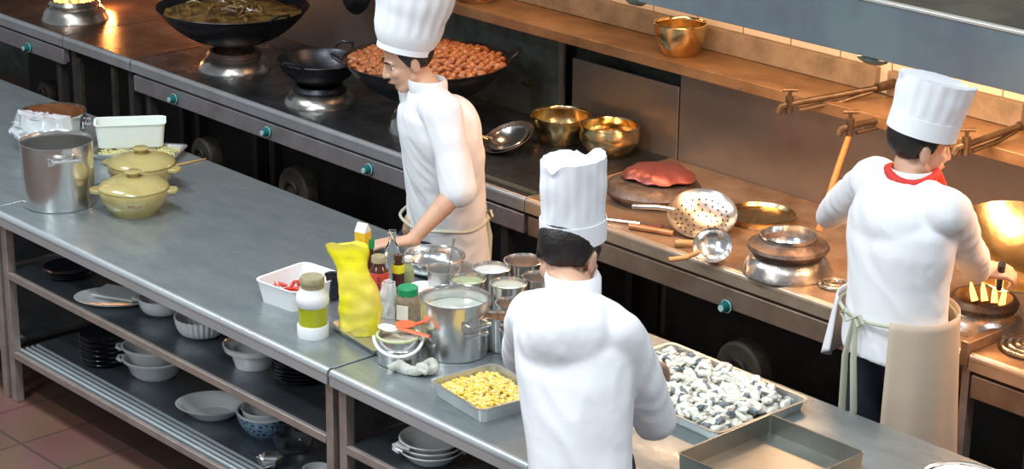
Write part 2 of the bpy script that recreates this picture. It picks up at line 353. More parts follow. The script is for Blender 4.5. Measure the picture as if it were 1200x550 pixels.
# inset green channel at right end of range C
cx=(sB1+sC1)/2
bm=bmn(); bx(bm,at(552,180,z=.8).x-cx,(sC1-sB1)/2-.01,.05,.085,.8,.803); obj('drain_channel',bm,'green',Cc)
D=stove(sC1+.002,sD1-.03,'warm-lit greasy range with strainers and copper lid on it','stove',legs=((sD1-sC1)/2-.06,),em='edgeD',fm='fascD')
th=thing('divider_beam','sloping brown steel divider strip between the two right ranges','beam',(sD1,SF,.8))
bm=bmn(); bx(bm,-.032,.002,.0,SB-SF-.01,-.05,.035); obj('divider',bm,'stove',th,bevel=.004); 
bm=bmn(); bx(bm,-.030,.000,.02,.06,-.8,-.05); obj('leg',bm,'frame',th)
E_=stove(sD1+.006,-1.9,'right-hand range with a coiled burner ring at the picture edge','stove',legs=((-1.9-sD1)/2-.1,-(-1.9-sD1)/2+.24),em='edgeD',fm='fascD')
# knobs (parts of ranges)
def knob(px,py,par):
    p=at(px,py,y=SF-.012); l=par.location; bm=bmn()
    tube(bm,[(p.x-l.x,.006,p.z),(p.x-l.x,-.004,p.z)],.024,18); tube(bm,[(p.x-l.x,-.004,p.z),(p.x-l.x,-.03,p.z)],[.019,.016],16)
    k=obj('knob',bm,'teal',par)
    bm=bmn(); tube(bm,[(p.x-l.x,-.03,p.z),(p.x-l.x,-.034,p.z)],.012,16); tube(bm,arc((p.x-l.x,-.0045,p.z),.0235,0,2*PI,24,'xz')[:-1],.002,6,closed=True); obj('knob_face',bm,'tealface',k)
for px,py,par in ((31,56,A),(202,116,Cc),(311,155,Cc),(430,199,Cc),(849,360,D)): knob(px,py,par)
# blowers below the ranges
def blower(px,py,y,r,label):
    p=at(px,py,y=y); th=thing('gas_blower',label,'blower',(p.x,y,0))
    bm=bmn(); lathe(bm,[(0,-.04),(r*.9,-.04),(r,-.03),(r,.03),(r*.9,.04),(0,.04)],32); bmesh.ops.rotate(bm,cent=(0,0,0),matrix=M.Rotation(PI/2,3,'X'),verts=bm.verts); bmesh.ops.translate(bm,vec=(0,0,p.z),verts=bm.verts)
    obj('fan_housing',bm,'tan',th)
    bm=bmn(); tube(bm,arc((0,-.045,p.z),r*.4,0,2*PI,20,'xz')[:-1],.01,6,closed=True); obj('inlet_ring',bm,'dark',th)
    bm=bmn(); bx(bm,-.02,.02,-.03,.03,0,p.z-r*.9); obj('stand',bm,'dark',th)
for a in ((58,108,5.6,.06,'small tan round blower under the far left range'),(243,181,5.55,.085,'tan round blower in the dark below the left woks'),
          (350,222,5.6,.11,'tan rimmed blower in the dark left of the left cook'),(872,432,5.55,.11,'tan round blower in shadow behind the tray of fish'),(1105,490,5.6,.09,'dark round blower below the right range')):
    blower(*a)
# ---------------------------------------------------------------- burners and woks
def burner(px,py,label,R,h=.07,top='ring',base='ring',flames=False,z=.8,rin=.6):
    p=at(px,py,z=z); th=thing('wok_burner',label,'burner',(p.x,p.y,z))
    bm=bmn(); lathe(bm,[(R*1.05,0),(R*1.05,.006),(R,.02),(R*.97,h*.5),(R*.86,h*.85),(R*.74,h),(R*.66,h),(R*.66,.02)],56); obj('burner_base',bm,base,th)
    bm=bmn(); lathe(bm,[(R*.66,h*.6),(R*.78,h),(R*.8,h+.012),(R*.72,h+.03),(R*.64,h+.03),(R*.62,h*.6)],56); obj('pan_ring',bm,top,th)
    bm=bmn(); lathe(bm,[(0,.012),(R*.2,.02),(R*.25,.045),(R*.1,.05),(0,.05)],24)
    for k in range(8):
        a=k*PI/4; tube(bm,[(R*.2*math.cos(a),R*.2*math.sin(a),.03),(R*.6*math.cos(a),R*.6*math.sin(a),.03)],.006,6)
    obj('gas_nozzle',bm,'dark',th)
    if flames:
        bm=bmn()
        for k in range(flames):
            a=2*PI*k/14+1.2; rr=R*.5; tube(bm,[(rr*math.cos(a),rr*math.sin(a),.05),(rr*1.15*math.cos(a+.1),rr*1.15*math.sin(a+.1),.085),(rr*1.25*math.cos(a+.15),rr*1.25*math.sin(a+.15),.12)],[.012,.009,.001],8)
        f=obj('flame',bm,'flame',th); f['label']='orange gas flames'
    return th,p
def wok(name,label,loc,R,d,m='iron',tilt=0,about=0,handles=True,hang=0):
    th=thing(name,label,'wok',loc)
    bm=bmn(); lathe(bm,wokprof(R,d),64); obj('wok_body',bm,m,th)
    if handles:
        for s in (0,PI):
            a=hang+s; bm=bmn(); c=V((math.cos(a),math.sin(a),0)); t=V((-math.sin(a),math.cos(a),0))
            pts=[c*R*.97-t*.045+V((0,0,d-.01)),c*(R+.015)-t*.045+V((0,0,d+.012)),c*(R+.045)-t*.03+V((0,0,d+.03)),c*(R+.045)+t*.03+V((0,0,d+.03)),c*(R+.015)+t*.045+V((0,0,d+.012)),c*R*.97+t*.045+V((0,0,d-.01))]
            tube(bm,pts,.006,8); obj('loop_handle',bm,m,th)
    if tilt: rotlook(th,tilt,about)
    return th
RA=yaw+PI      # camera-left direction angle helper; camera right dir angle = yaw
burner(88,22,'silver burner ring with orange flames at the far top left',.165,.075,flames=14)
_,p=burner(275,80,'silver burner ring under the big food-filled black wok',.165,.06,'ironbrown')
# stacked collar
w1z=.8+.11
wok('iron_wok','biggest black wok at top left, filled with yellow-brown food',(p.x,p.y,w1z),.36,.19)
bm=bmn(); disc(bm,.325,0,64,amp=.016,sc_=14); o=obj('cooked_noodles',bm,'food',loc=(p.x,p.y,w1z+.160)); tag(o,'yellow-brown stir-fried food filling the biggest black wok','food',kind='stuff')
bm=bmn()
for k in range(40):
    a=rng.uniform(0,2*PI); r=rng.uniform(0,.26); c=V((r*math.cos(a),r*math.sin(a),.012)); d=V((rng.uniform(-1,1),rng.uniform(-1,1),rng.uniform(-.1,.2))).normalized()*rng.uniform(.02,.06)
    tube(bm,[c-d,c+V((0,0,.012)),c+d],[.004,.009,.004],6)
o=obj('vegetable_strips',bm,'food',loc=(p.x,p.y,w1z+.168)); tag(o,'loose yellowish strips lying on the food in the biggest wok','food',kind='stuff')
_,p=burner(375,120,'low silver burner under the small black wok',.155,.055,'iron')
wok('iron_wok','small empty black wok between the food wok and the meat wok',(p.x,p.y,.8+.075),.19,.125,hang=1.9)
_,p=burner(500,152,'burner under the wok of braised meat, hidden behind the left cook',.16,.10,'ironbrown')
pm=at(501,70,y=5.80)
WR,WD=.36,.19
pmz=.8+.125
wm=wok('iron_wok','wide black wok heaped with braised orange-brown meat',(p.x,p.y,pmz),WR,WD,hang=yaw-.35+.55)
bm=bmn(); lathe(bm,[(0,.025),(.12,.022),(.22,.016),(.31,.006),(.341,-.002),(0,-.03)],48); o=obj('meat_sauce',bm,'meatdark',loc=(p.x,p.y,pmz+.176)); tag(o,'dark orange sauce under the braised meat chunks','sauce',kind='stuff')
def blob(seed,sx,sy,sz,n=2,amp=.25,f=60):
    bm=bmn(); bmesh.ops.create_icosphere(bm,subdivisions=n,radius=1)
    for v in bm.verts:
        k=1+amp*noise.noise(v.co*1.3+V((seed*7.1,0,0))); v.co=V((v.co.x*sx*k,v.co.y*sy*k,v.co.z*sz*k))
    return bm
protos=[]
def scatter(name,bms,mats,spots,label,cat,group,scale=(.8,1.2)):
    pr=[]
    for i,(x,y,z) in enumerate(spots):
        k=i%len(bms)
        if len(pr)<=k:
            o=obj(name,bms[k],mats[k]); pr.append(o)
        else:
            o=pr[k].copy(); C.objects.link(o)
        o.location=(x,y,z); o.rotation_euler=(rng.uniform(-.5,.5),rng.uniform(-.5,.5),rng.uniform(0,6.3)); s=rng.uniform(*scale); o.scale=(s,s,s)
        tag(o,label,cat,group)
spots=[]
cell=.0375
for i in range(-10,11):
    for j in range(-11,12):
        x=(i+.5*(j%2))*cell+rng.uniform(-.005,.005); y=j*cell*.88+rng.uniform(-.005,.005); r=math.hypot(x,y)
        if r<.332: spots.append((p.x+x,p.y+y,pmz+.176+.032-.026*(r/.33)**2+rng.uniform(-.003,.004)))
scatter('meat_chunk',[blob(i,.022,.017,.013) for i in range(4)],['meat']*4,spots,'chunk of braised meat heaped in the wide wok behind the left cook','meat','braised meat chunks in the wide wok')
# right burner with steel bowl
th,p=burner(922,318,'large shiny burner ring holding a steel bowl, right of the strainers',.155,.07,'ironbrown')
bm=bmn(); lathe(bm,[(.085,.085),(.142,.085),(.148,.094),(.142,.105),(.118,.113),(.108,.125),(.100,.125),(.085,.10)],56); obj('upper_ring',bm,'ironbrown',th)
th=thing('steel_bowl','shiny steel bowl sunk in the large burner ring beside the right cook','bowl',(p.x,p.y,.8+.052)); 
bm=bmn(); lathe(bm,bowlprof(.099,.085,.04),48); obj('bowl_body',bm,'steel',th)
# far right burner & big tossed wok
th,p=burner(1150,378,'golden lit burner under the tilted wok at right',.15,.065,'ironbrown',flames=4)
c=at(1183,278,y=p.y+.05)
BA=math.atan2(fw.y,fw.x)
tossed=wok('iron_wok','large tilted wok with shiny golden inside held by the right cook',at(1190,318,y=p.y+.12)[:],.245,.105,'goldlit',tilt=math.radians(19),about=yaw,handles=False)  # steel wok, golden because warm light is put into its colour
# coil ring on range E
p=at(1212,410,z=.8); th=thing('burner_ring','low steel coil ring on the range at the right edge','burner',(p.x,p.y,.8))
for k in range(4):
    bm=bmn(); tube(bm,arc((0,0,.01+.004*k),.105-.024*k,0,2*PI,40)[:-1],.008,8,closed=True); obj('coil',bm,'ring',th)
p=at(978,336,z=.8); th=thing('burner_ring','small blackened ring burner on the stove edge beside the right cook','burner',(p.x,p.y,.8))
for k in range(2):
    bm=bmn(); tube(bm,arc((0,0,.008+.004*k),.05-.02*k,0,2*PI,30)[:-1],.007,8,closed=True); obj('coil',bm,'ring',th)
# covered burner with copper lid
p=at(765,232,z=.8); th=thing('burner_cover','squat grey-brown burner cover behind the centre cook','burner',(p.x,p.y,.8))
bm=bmn(); lathe(bm,[(0,.0),(.16,0),(.165,.02),(.188,.03),(.192,.042),(.18,.06),(.15,.075),(.11,.08),(0,.08)],56); obj('cover_dome',bm,'ironbrown',th)
th=thing('pan_lid','dented copper-red lid lying on the burner cover','lid',(p.x+.01,p.y+.02,.882))
bm=bmn(); lathe(bm,[(0,.0),(.11,.0),(.135,.004),(.137,.008),(.12,.026),(.07,.044),(0,.048)],48,wob=lambda a,r,z:1+.09*math.sin(2*a+1)+.05*math.sin(5*a)+.03*math.sin(9*a))
for v in bm.verts: v.co.z+=max(0,.012*noise.noise(v.co*18)+.02*(v.co.x+.05) if v.co.z>.003 else 0)
obj('lid_shell',bm,'copper',th)
# flat brass-rimmed ring
p=at(890,257,z=.8); th=thing('pan_lid','wide flat brassy round lid on the stove behind the steel strainer','lid',(p.x,p.y,.8))
bm=bmn(); lathe(bm,[(0,0),(.13,0),(.135,.02),(.14,.024),(.133,.026),(.124,.012),(0,.010)],56); obj('lid_disc',bm,'goldlit',th)
# ---------------------------------------------------------------- steel bowls, golden from warm light in their colour
def goldlit_bowl(loc,R,h,label,m='goldlit',belly=0):
    th=thing('metal_bowl',label,'bowl',loc); bm=bmn()
    pr=bowlprof(R,h,R*.5,p=2.4) if not belly else vessel(R,R*.72,h,curve=belly)
    pr=[(r if not(0) else r,z) for r,z in pr]
    lathe(bm,pr,56); obj('bowl_body',bm,m,th)
    bm=bmn(); tube(bm,arc((0,0,h+.002),R+.003,0,2*PI,56)[:-1],.0035,8,closed=True); obj('rim',bm,m,th)
    return th
p=at(657,166,z=.8); goldlit_bowl((p.x,p.y,.8),.126,.118,'taller golden steel bowl at the back, left of the two on the stove',belly=.012)
p=at(714,180,z=.8); goldlit_bowl((p.x,p.y,.8),.118,.122,'rounder golden bowl, right of the two on the stove',belly=.024)
p=at(783,66,z=1.272); goldlit_bowl((p.x,6.175,1.2725),.104,.125,'golden bowl standing on the brown wall shelf',belly=.010)
# small basket on shelf far left & black pan
p=at(553,2,z=1.272); th=thing('wire_basket','small dark wire basket at the far end of the wall shelf','basket',(p.x,6.18,1.2725))
for k in range(4):
    bm=bmn(); tube(bm,arc((0,0,.006+.012*k),.07+.008*k,0,2*PI,30)[:-1],.003,6,closed=True); obj('wire_hoop',bm,'copperin',th)
p=at(432,-12,y=6.12); th=wok('iron_wok','black wok hanging on the splash plate at the top edge',(p.x,6.10,p.z),.11,.05,handles=False); th.rotation_euler=(math.radians(80),0,0)
# ---------------------------------------------------------------- strainers, ladles
CR=V((math.cos(yaw),math.sin(yaw),0)); CF=V((-math.sin(yaw),math.cos(yaw),0))
def ladle(name,label,cat,loc,R,d,m,tiltv,hpts,hmat='dullsteel',hr=.007,grip=None,holes=False,flatdir=None):
    """bowl whose opening looks along tiltv; handle through local points"""
    th=thing(name,label,cat,loc)
    q=V((0,0,1)).rotation_difference(V(tiltv).normalized()).to_matrix().to_4x4()
    bm=bmn(); lathe(bm,wokprof(R,d,.0025,rim=.003),48); bmesh.ops.transform(bm,matrix=q,verts=bm.verts); th.location.z=th.location.z+max(0,-min(v.co.z for v in bm.verts)); b=obj('strainer_bowl' if holes else 'ladle_bowl',bm,m,th)
    if holes:
        bm=bmn()
        for ring,(f,n) in enumerate(((.25,7),(.42,12),(.58,18),(.73,24))):
            th_=2*math.atan(d/R); RR=R/math.sin(th_)
            for k in range(n):
                a=2*PI*k/n+ring*.2; t=th_*f; dirn=V((math.sin(t)*math.cos(a),math.sin(t)*math.sin(a),-math.cos(t)))
                c=V((0,0,RR))+dirn*(RR-.0045); 
                qq=V((0,0,1)).rotation_difference(dirn).to_matrix().to_4x4()
                bmesh.ops.create_cone(bm,cap_ends=True,segments=8,radius1=.0036,radius2=.0036,depth=.0012,matrix=M.Translation(c)@qq)
        bmesh.ops.transform(bm,matrix=q,verts=bm.verts); o=obj('perforations',bm,'dark',b)
    bm=bmn(); tube(bm,hpts,hr,10); obj('handle',bm,hmat,th)
    if grip:
        bm=bmn(); tube(bm,grip,[.011,.014,.014,.012][:len(grip)],12); obj('wooden_grip',bm,'wood',th)
    return th
p=at(822,268,z=.8); toC=V((CAM.x-p.x,CAM.y-p.y,0)).normalized()
ladle('perforated_strainer','large silver perforated strainer tilted on the stove','strainer',(p.x,p.y,.802),.130,.048,'strain',toC*.5+V((0,0,1)),
      [V((0,0,.06))-CR*.105+toC*.03,V((0,0,.07))-CR*.17+toC*.03,V((0,0,.055))-CR*.26+CF*.02],hr=.009,holes=True)
p=at(836,303,z=.8)
ladle('steel_ladle','small round steel ladle lying open to the viewer in front of the strainer','ladle',(p.x,p.y,.806),.070,.045,'steel',toC*.9+V((0,0,1))-CR*.15,
      [V((0,0,.02))-CR*.05+toC*.06,V((0,0,.0))-CR*.10+toC*.07,V((0,0,-.005))-CR*.16+toC*.08],hmat='wood',hr=.009)
p=at(805,290,z=.8); th=thing('wooden_toolgrip','short turned wooden pestle lying between strainer and ladle','pestle',(p.x,p.y,.815))  # loose wooden grip of a tool, modelled on its own
bm=bmn(); tube(bm,[-CR*.045,-CR*.03,CR*.0,CR*.05],[.012,.016,.013,.014],14); obj('grip',bm,'wood',th)
bm=bmn(); tube(bm,[CR*.05,CR*.08],[.015,.012],14); obj('ferrule',bm,'goldlit',th)
p=at(728,262,z=.8); th=thing('steel_spatula','long thin steel spatula lying left of the strainer','spatula',(p.x,p.y,.808))
bm=bmn(); tube(bm,[-CR*.09+CF*.04,CR*.07-CF*.02],.006,8); obj('handle',bm,'steel',th)
bm=bmn(); box(bm,(CR*.11-CF*.035)[:],(.09,.05,.003),yaw-.4); obj('blade',bm,'steel',th)
p=at(770,275,z=.8); th=thing('cooking_rod','long rusty-brown rod resting left of the wooden pestle','rod',(p.x,p.y,.812))
bm=bmn(); tube(bm,[-CR*.10+CF*.06,CR*.06-CF*.02],[.013,.011],10); obj('shaft',bm,'copperin',th)
p=at(599,176,z=.8); toC2=V((CAM.x-p.x,CAM.y-p.y,0)).normalized()
ladle('perforated_strainer','wide wire-edged strainer leaning beside the golden bowls','strainer',(p.x,p.y,.803),.115,.045,'ironbrown',toC2*.22+V((0,0,1))-CR*.38,  # the golden bowls are steel with warm light put into their colour
      [V((0,0,.03))-CR*.10,V((0,0,.05))-CR*.15-CF*.01,V((0,0,.08))-CR*.26-CF*.02],hmat='goldlit',hr=.005,holes=True)
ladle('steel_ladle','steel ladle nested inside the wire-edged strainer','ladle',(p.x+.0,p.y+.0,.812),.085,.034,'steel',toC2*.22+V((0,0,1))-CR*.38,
      [V((0,0,.03))-CR*.08,V((0,0,.04))-CR*.13+CF*.0,V((0,0,.10))-CR*.24+CF*.02],hmat='goldlit',hr=.005)
# ---------------------------------------------------------------- taps
def tap(px,py,y,label,armto,ay,pipe=None):
    p=at(px,py,y=y); th=thing('swing_tap',label,'tap',(p.x,p.y,p.z)); q=at(*armto,y=ay)-p
    bm=bmn(); tube(bm,[V((0,0,.03)),V((0,0,-.035))],[.016,.014],12); tube(bm,[V((0,0,.03)),V((0,0,.05))],.007,8); tube(bm,[-CR*.028+V((0,0,.055)),CR*.028+V((0,0,.055))],.008,8)
    tube(bm,[V((0,0,0)),-CR*.03-V((0,0,.012)),-CR*.04-V((0,0,.035))],.013,10); obj('valve',bm,'faucet',th)
    bm=bmn(); tube(bm,[V((0,0,0)),q*.3,q],.012,10); tube(bm,[q*.12-V((0,0,.03)),q*.6-V((0,0,.028)),q*.95-V((0,0,.012))],.009,8); obj('swing_arm',bm,'faucet',th)
    bm=bmn(); tube(bm,[q,V((q.x,6.30-p.y,q.z))],.018,12); obj('wall_mount',bm,'faucet',th)
    if pipe:
        bm=bmn(); t=at(*pipe,y=y-.12)-p; tube(bm,[V((0,0,-.03)),t*.5,t],[.011,.012,.013],10); o=obj('orange_spout',bm,'hose',th); o['label']='orange pipe hanging from the tap'
tap(925,122,5.98,'left brassy swing tap above the stoves',(1028,103),6.2)
tap(996,148,5.95,'middle swing tap with an orange pipe, left of the right cook\'s head',(1060,134),6.2,(960,270))
tap(1132,170,5.95,'right swing tap behind the right cook\'s hat',(1195,148),6.2)
# ---------------------------------------------------------------- table: left group
def copy_tree(o,parent=None):
    c=o.copy(); C.objects.link(c)
    if parent: c.parent=parent
    for ch in list(o.children): copy_tree(ch,c)
    return c
toT=lambda p:V((CAM.x-p.x,CAM.y-p.y,0)).normalized()
p=at(70,238,z=.8); th=thing('stockpot','tall empty shiny steel stockpot standing at the left end of the table','pot',(p.x,p.y,.8)); tc=toT(p)
bm=bmn(); lathe(bm,vessel(.1375,.1370,.25,rim=.003),64); obj('pot_body',bm,'steel',th)
def bar_handle(par,dirv,r,z,w=.1,m='steel',loop=.0):
    d=V(dirv).normalized(); t=V((-d.y,d.x,0)); bm=bmn()
    tube(bm,[d*(r-.003)-t*w/2+V((0,0,z)),d*(r+.028)-t*w/2+V((0,0,z)),d*(r+.028)+t*w/2+V((0,0,z)),d*(r-.003)+t*w/2+V((0,0,z))],.006,8)
    if loop: tube(bm,[d*(r-.003)-t*w/2+V((0,0,z-loop)),d*(r+.014)-t*w/2+V((0,0,z-loop)),d*(r+.014)+t*w/2+V((0,0,z-loop)),d*(r-.003)+t*w/2+V((0,0,z-loop))],.006,8)
    for s in (-1,1): box(bm,(d*(r+.001)+t*s*w/2+V((0,0,z-.006)))[:],(.006,.025,.03),math.atan2(d.y,d.x))
    obj('handle',bm,m,par)
d=tc+CR*.22; bar_handle(th,d,.137,.215,.105); bar_handle(th,-d,.137,.215,.105)
p=at(64,172,z=.8); th=thing('copper_lined_pot','steel pot with copper-brown inside and plastic film, behind the stockpot','pot',(p.x,p.y,.8))
bm=bmn(); lathe(bm,[q for q in vessel(.135,.13,.15,rim=.005)][:16],56); obj('pot_body',bm,'steel',th)
bm=bmn(); lathe(bm,[(.131,.15),(.1265,.01),(0,.01)],56); obj('pot_lining',bm,'copperin',th)
bar_handle(th,-CR,.133,.115,.07); bar_handle(th,CR,.133,.115,.07)
def film(name,pts_fn,nu,nv,m='film',parent=None,loc=(0,0,0)):
    bm=bmn(); g=[[bm.verts.new(pts_fn(i/(nu-1),j/(nv-1))) for j in range(nv)] for i in range(nu)]
    for i in range(nu-1):
        for j in range(nv-1): bm.faces.new((g[i][j],g[i+1][j],g[i+1][j+1],g[i][j+1]))
    o=obj(name,bm,m,parent,loc=loc); s=o.modifiers.new('s','SOLIDIFY'); s.thickness=.0012; return o
def wrap(u,v):
    a=yaw+PI*1.02+ (u)*PI*.72; # along the front-left rim
    r=.143+.02*noise.noise(V((u*9,v*7,1)))+(.03*v)
    z=.158-.10*v+.018*noise.noise(V((u*11,v*9,3)))-.03*(u-.5)*v
    if v<.35: r=.143-.10*(.35-v)/.35*(.4+.6*math.sin(PI*u)); z=.160+.012*noise.noise(V((u*8,v*10,5)))
    return (r*math.cos(a),r*math.sin(a),z)
o=film('plastic_film',wrap,40,22,loc=(p.x,p.y,.8)); tag(o,'crumpled clear plastic film draped over the copper-lined pot','film')
pf=at(111,170,z=.8)
def crum(u,v):
    a=u*2*PI; r=.02+.025*v*(1+.6*noise.noise(V((math.cos(a)*2,math.sin(a)*2,v*3)))); return (r*math.cos(a)*1.1,r*math.sin(a),.002+.11*(1-v)+.02*noise.noise(V((u*9,v*7,8))))
# tray with shreds + box
def tray(name,label,cat,loc,rz,w,d,h,m='pan',flare=.008,lip=.008,wallt=.002,cornr=.02):
    th=thing(name,label,cat,loc,rz); bm=bmn()
    def rr(w_,d_,z,cr):
        out=[]
        for sx,sy,a0 in ((1,1,0),(-1,1,PI/2),(-1,-1,PI),(1,-1,1.5*PI)):
            for k in range(5):
                a=a0+PI/2*k/4; out.append(bm.verts.new((sx*(w_/2-cr)+cr*math.cos(a),sy*(d_/2-cr)+cr*math.sin(a),z)))
        return out
    f=flare*2; rings=[rr(w-f,d-f,0,cornr),rr(w,d,h,cornr),rr(w+lip*2,d+lip*2,h+.001,cornr+lip),rr(w+lip*2,d+lip*2,h+.004,cornr+lip),rr(w-wallt*2,d-wallt*2,h+.003,cornr),rr(w-f-wallt*2,d-f-wallt*2,.003,cornr)]
    for a,b in zip(rings,rings[1:]):
        for i in range(len(a)): bm.faces.new((a[i],a[(i+1)%len(a)],b[(i+1)%len(b)],b[i]))
    bm.faces.new(rings[0][::-1]); bm.faces.new(rings[-1])
    obj('tray_body',bm,m,th,bevel=0); return th
p=at(163,182,z=.8); tz=tray('metal_tray','shallow metal tray of yellow shreds under the plastic box','tray',(p.x,p.y,.8),yaw-.15,.35,.20,.022)
bm=bmn()
for k in range(420):
    x,y=rng.uniform(-.15,.15),rng.uniform(-.08,.08); a=rng.uniform(0,6.3); z=rng.uniform(.006,.022); l=.016
    tube(bm,[(x-l*math.cos(a),y-l*math.sin(a),z),(x,y,z+.003),(x+l*math.cos(a),y+l*math.sin(a),z)],.0022,5)
o=obj('vegetable_shreds',bm,'shred',loc=(p.x,p.y,.8),rot=(0,0,yaw-.15)); tag(o,'pile of yellow shreds spread in the metal tray behind the casseroles','food',kind='stuff')
p=at(154,176,z=.8); th=tray('plastic_box','open frosted white plastic box resting on the tray of shreds','box',(p.x,p.y,.826),yaw+.16,.285,.125,.098,'trans',flare=.010,lip=.006,wallt=.004,cornr=.022)
# casseroles
def casserole(px,py,label,R=.133,rz=0,clean=True):
    p=at(px,py,z=.8); th=thing('clay_casserole',label,'casserole',(p.x,p.y,.8),rz)
    bm=bmn(); lathe(bm,[(0,.004),(R*.55,.004),(R*.58,0),(R*.64,0),(R*.68,.01),(R*.86,.035),(R*.99,.07),(R*1.01,.088),(R*1.0,.097),(R*.95,.097),(R*.9,.07),(R*.6,.015),(0,.012)],64); b=obj('pot_body',bm,'cas',th)
    for s in (0,PI):
        bm=bmn(); c=V((math.cos(s),math.sin(s),0)); t=V((0,1,0))
        pts=[c*R*.97-t*.035,c*(R+.03)-t*.022,c*(R+.036),c*(R+.03)+t*.022,c*R*.97+t*.035]
        vs=[bm.verts.new(q+V((0,0,.094))) for q in pts]; f=bm.faces.new(vs); e=bmesh.ops.extrude_face_region(bm,geom=[f]); bmesh.ops.translate(bm,vec=(0,0,-.016),verts=[v for v in e['geom'] if isinstance(v,bmesh.types.BMVert)])
        obj('lug_handle',bm,'cas',th,bevel=.004)
    bm=bmn(); lathe(bm,[(0,.098),(R*.99,.098),(R*1.0,.103),(R*.97,.108),(R*.85,.118),(R*.6,.132),(R*.3,.14),(0,.142)],64); l=obj('lid',bm,'cas',th)
    bm=bmn(); lathe(bm,[(R*.14,.138),(R*.15,.148),(R*.24,.156),(R*.25,.161),(R*.2,.165),(0,.163)],32); obj('lid_knob',bm,'cas',l)
    # red brush mark in a pale panel on the front
    d=toT(p); d=M.Rotation(-rz,3,'Z')@d; a0=math.atan2(d.y,d.x)
    if clean:
        bm=bmn()
        def S(a,z,off): 
            r=R*(.86+.13*min(1,(z-.035)/.035))+off; return V((r*math.cos(a),r*math.sin(a),z))
        g=[[bm.verts.new(S(a0-.32+.64*i/10,.042+.034*j/4,.002)) for j in range(5)] for i in range(11)]
        for i in range(10):
            for j in range(4): bm.faces.new((g[i][j],g[i+1][j],g[i+1][j+1],g[i][j+1]))
        pn=obj('painted_panel',bm,'palepanel',b)
        bm=bmn(); tube(bm,[S(a0-.2+.03*k,.058+.009*math.sin(k*1.7)*(1 if k%3 else -.4),.0035) for k in range(8)],.0018,6); tube(bm,[S(a0+.08+.03*k,.05+.006*k-.001*k*k,.0035) for k in range(5)],.0015,6); obj('brush_mark',bm,'redbrush',b)
    return th
K['palepanel']=mat('faded_panel',(.40,.35,.17),.3); K['redbrush']=mat('red_brush_paint',(.42,.14,.06),.4)
casserole(158,248,'olive-yellow lidded casserole with red brush mark, the nearer of the two',rz=yaw+.05)
casserole(167,219,'olive-yellow lidded casserole, the farther of the two, behind its twin',rz=yaw-.3,clean=False)
a,b=at(207,194,z=.8),at(242,187,z=.8)
for k in range(2):
    bm=bmn(); tube(bm,[(a.x+.012*k,a.y-.03*k,.804),(b.x+.0*k,b.y-.004-.01*k,.804)],.003,6); o=obj('wooden_skewer',bm,'wood'); tag(o,('thin wooden skewer lying right of the far casserole' if k==0 else 'second thin skewer crossing close beside the first one'),'skewer')
# ---------------------------------------------------------------- table: middle condiments
p=at(352,350,z=.8); tub=tray('plastic_tub','white plastic tub holding red chillies, left of the oil bottle','tub',(p.x,p.y,.8),-.12+PI/2*0,.20,.24,.075,'white',flare=.012,lip=.004,wallt=.004,cornr=.03); tub.rotation_euler.z=.12
spots=[(p.x+rng.uniform(-.055,.055),p.y+rng.uniform(-.06,.06),.80+.012+.011*(k//6)) for k in range(24)]
bms=[]
for s in range(3):
    b=bmn(); tube(b,[(-.022,0,0),(-.008,.005,.002),(.01,.004,0),(.026,-.004,.003)],[.004,.008,.007,.001],8); bms.append(b)
scatter('red_chilli',bms,['chili']*3,spots,'small glossy red chilli in the white plastic tub','chilli','red chillies in the white tub')
def bottle_th(name,label,cat,px,py,zz=.8): 
    p=at(px,py,z=zz); return thing(name,label,cat,(p.x,p.y,zz)),p
th,p=bottle_th('oil_jar','white-ended jar with yellow-green oil and olive cap in front of the yellow bag','jar',367,393)
R=.052
bm=bmn(); lathe(bm,[(0,0),(R*.98,0),(R,.004),(R,.038),(R*.96,.042),(0,.042)],40); obj('jar_base',bm,'white',th)
bm=bmn(); lathe(bm,[(R*.9,.042),(R*.9,.105),(0,.105)],40); obj('oil_band',bm,'oil',th)
bm=bmn(); lathe(bm,[(R*.9,.105),(R*1.02,.112),(R*1.06,.128),(R*1.0,.145),(R*.82,.158),(R*.78,.168),(0,.168)],40); obj('jar_shoulder',bm,'white',th)
bm=bmn(); lathe(bm,[(R*.74,.168),(R*.74,.182),(R*.78,.184),(R*.78,.2),(R*.7,.206),(0,.206)],40); obj('cap',bm,'cork',th)
# steel tray holding the bottles
a_,b_=at(386,379,z=.82),at(440,412,z=.82); u_=(b_-a_); an_=math.atan2(u_.y,u_.x); c_=a_+u_/2+V((-math.sin(an_),math.cos(an_),0))*.19; ct=tray('metal_tray','steel tray holding the yellow bag and the sauce bottles','tray',(c_.x,c_.y,.8),an_,u_.length,.38,.020,'pan'); TZ=.804
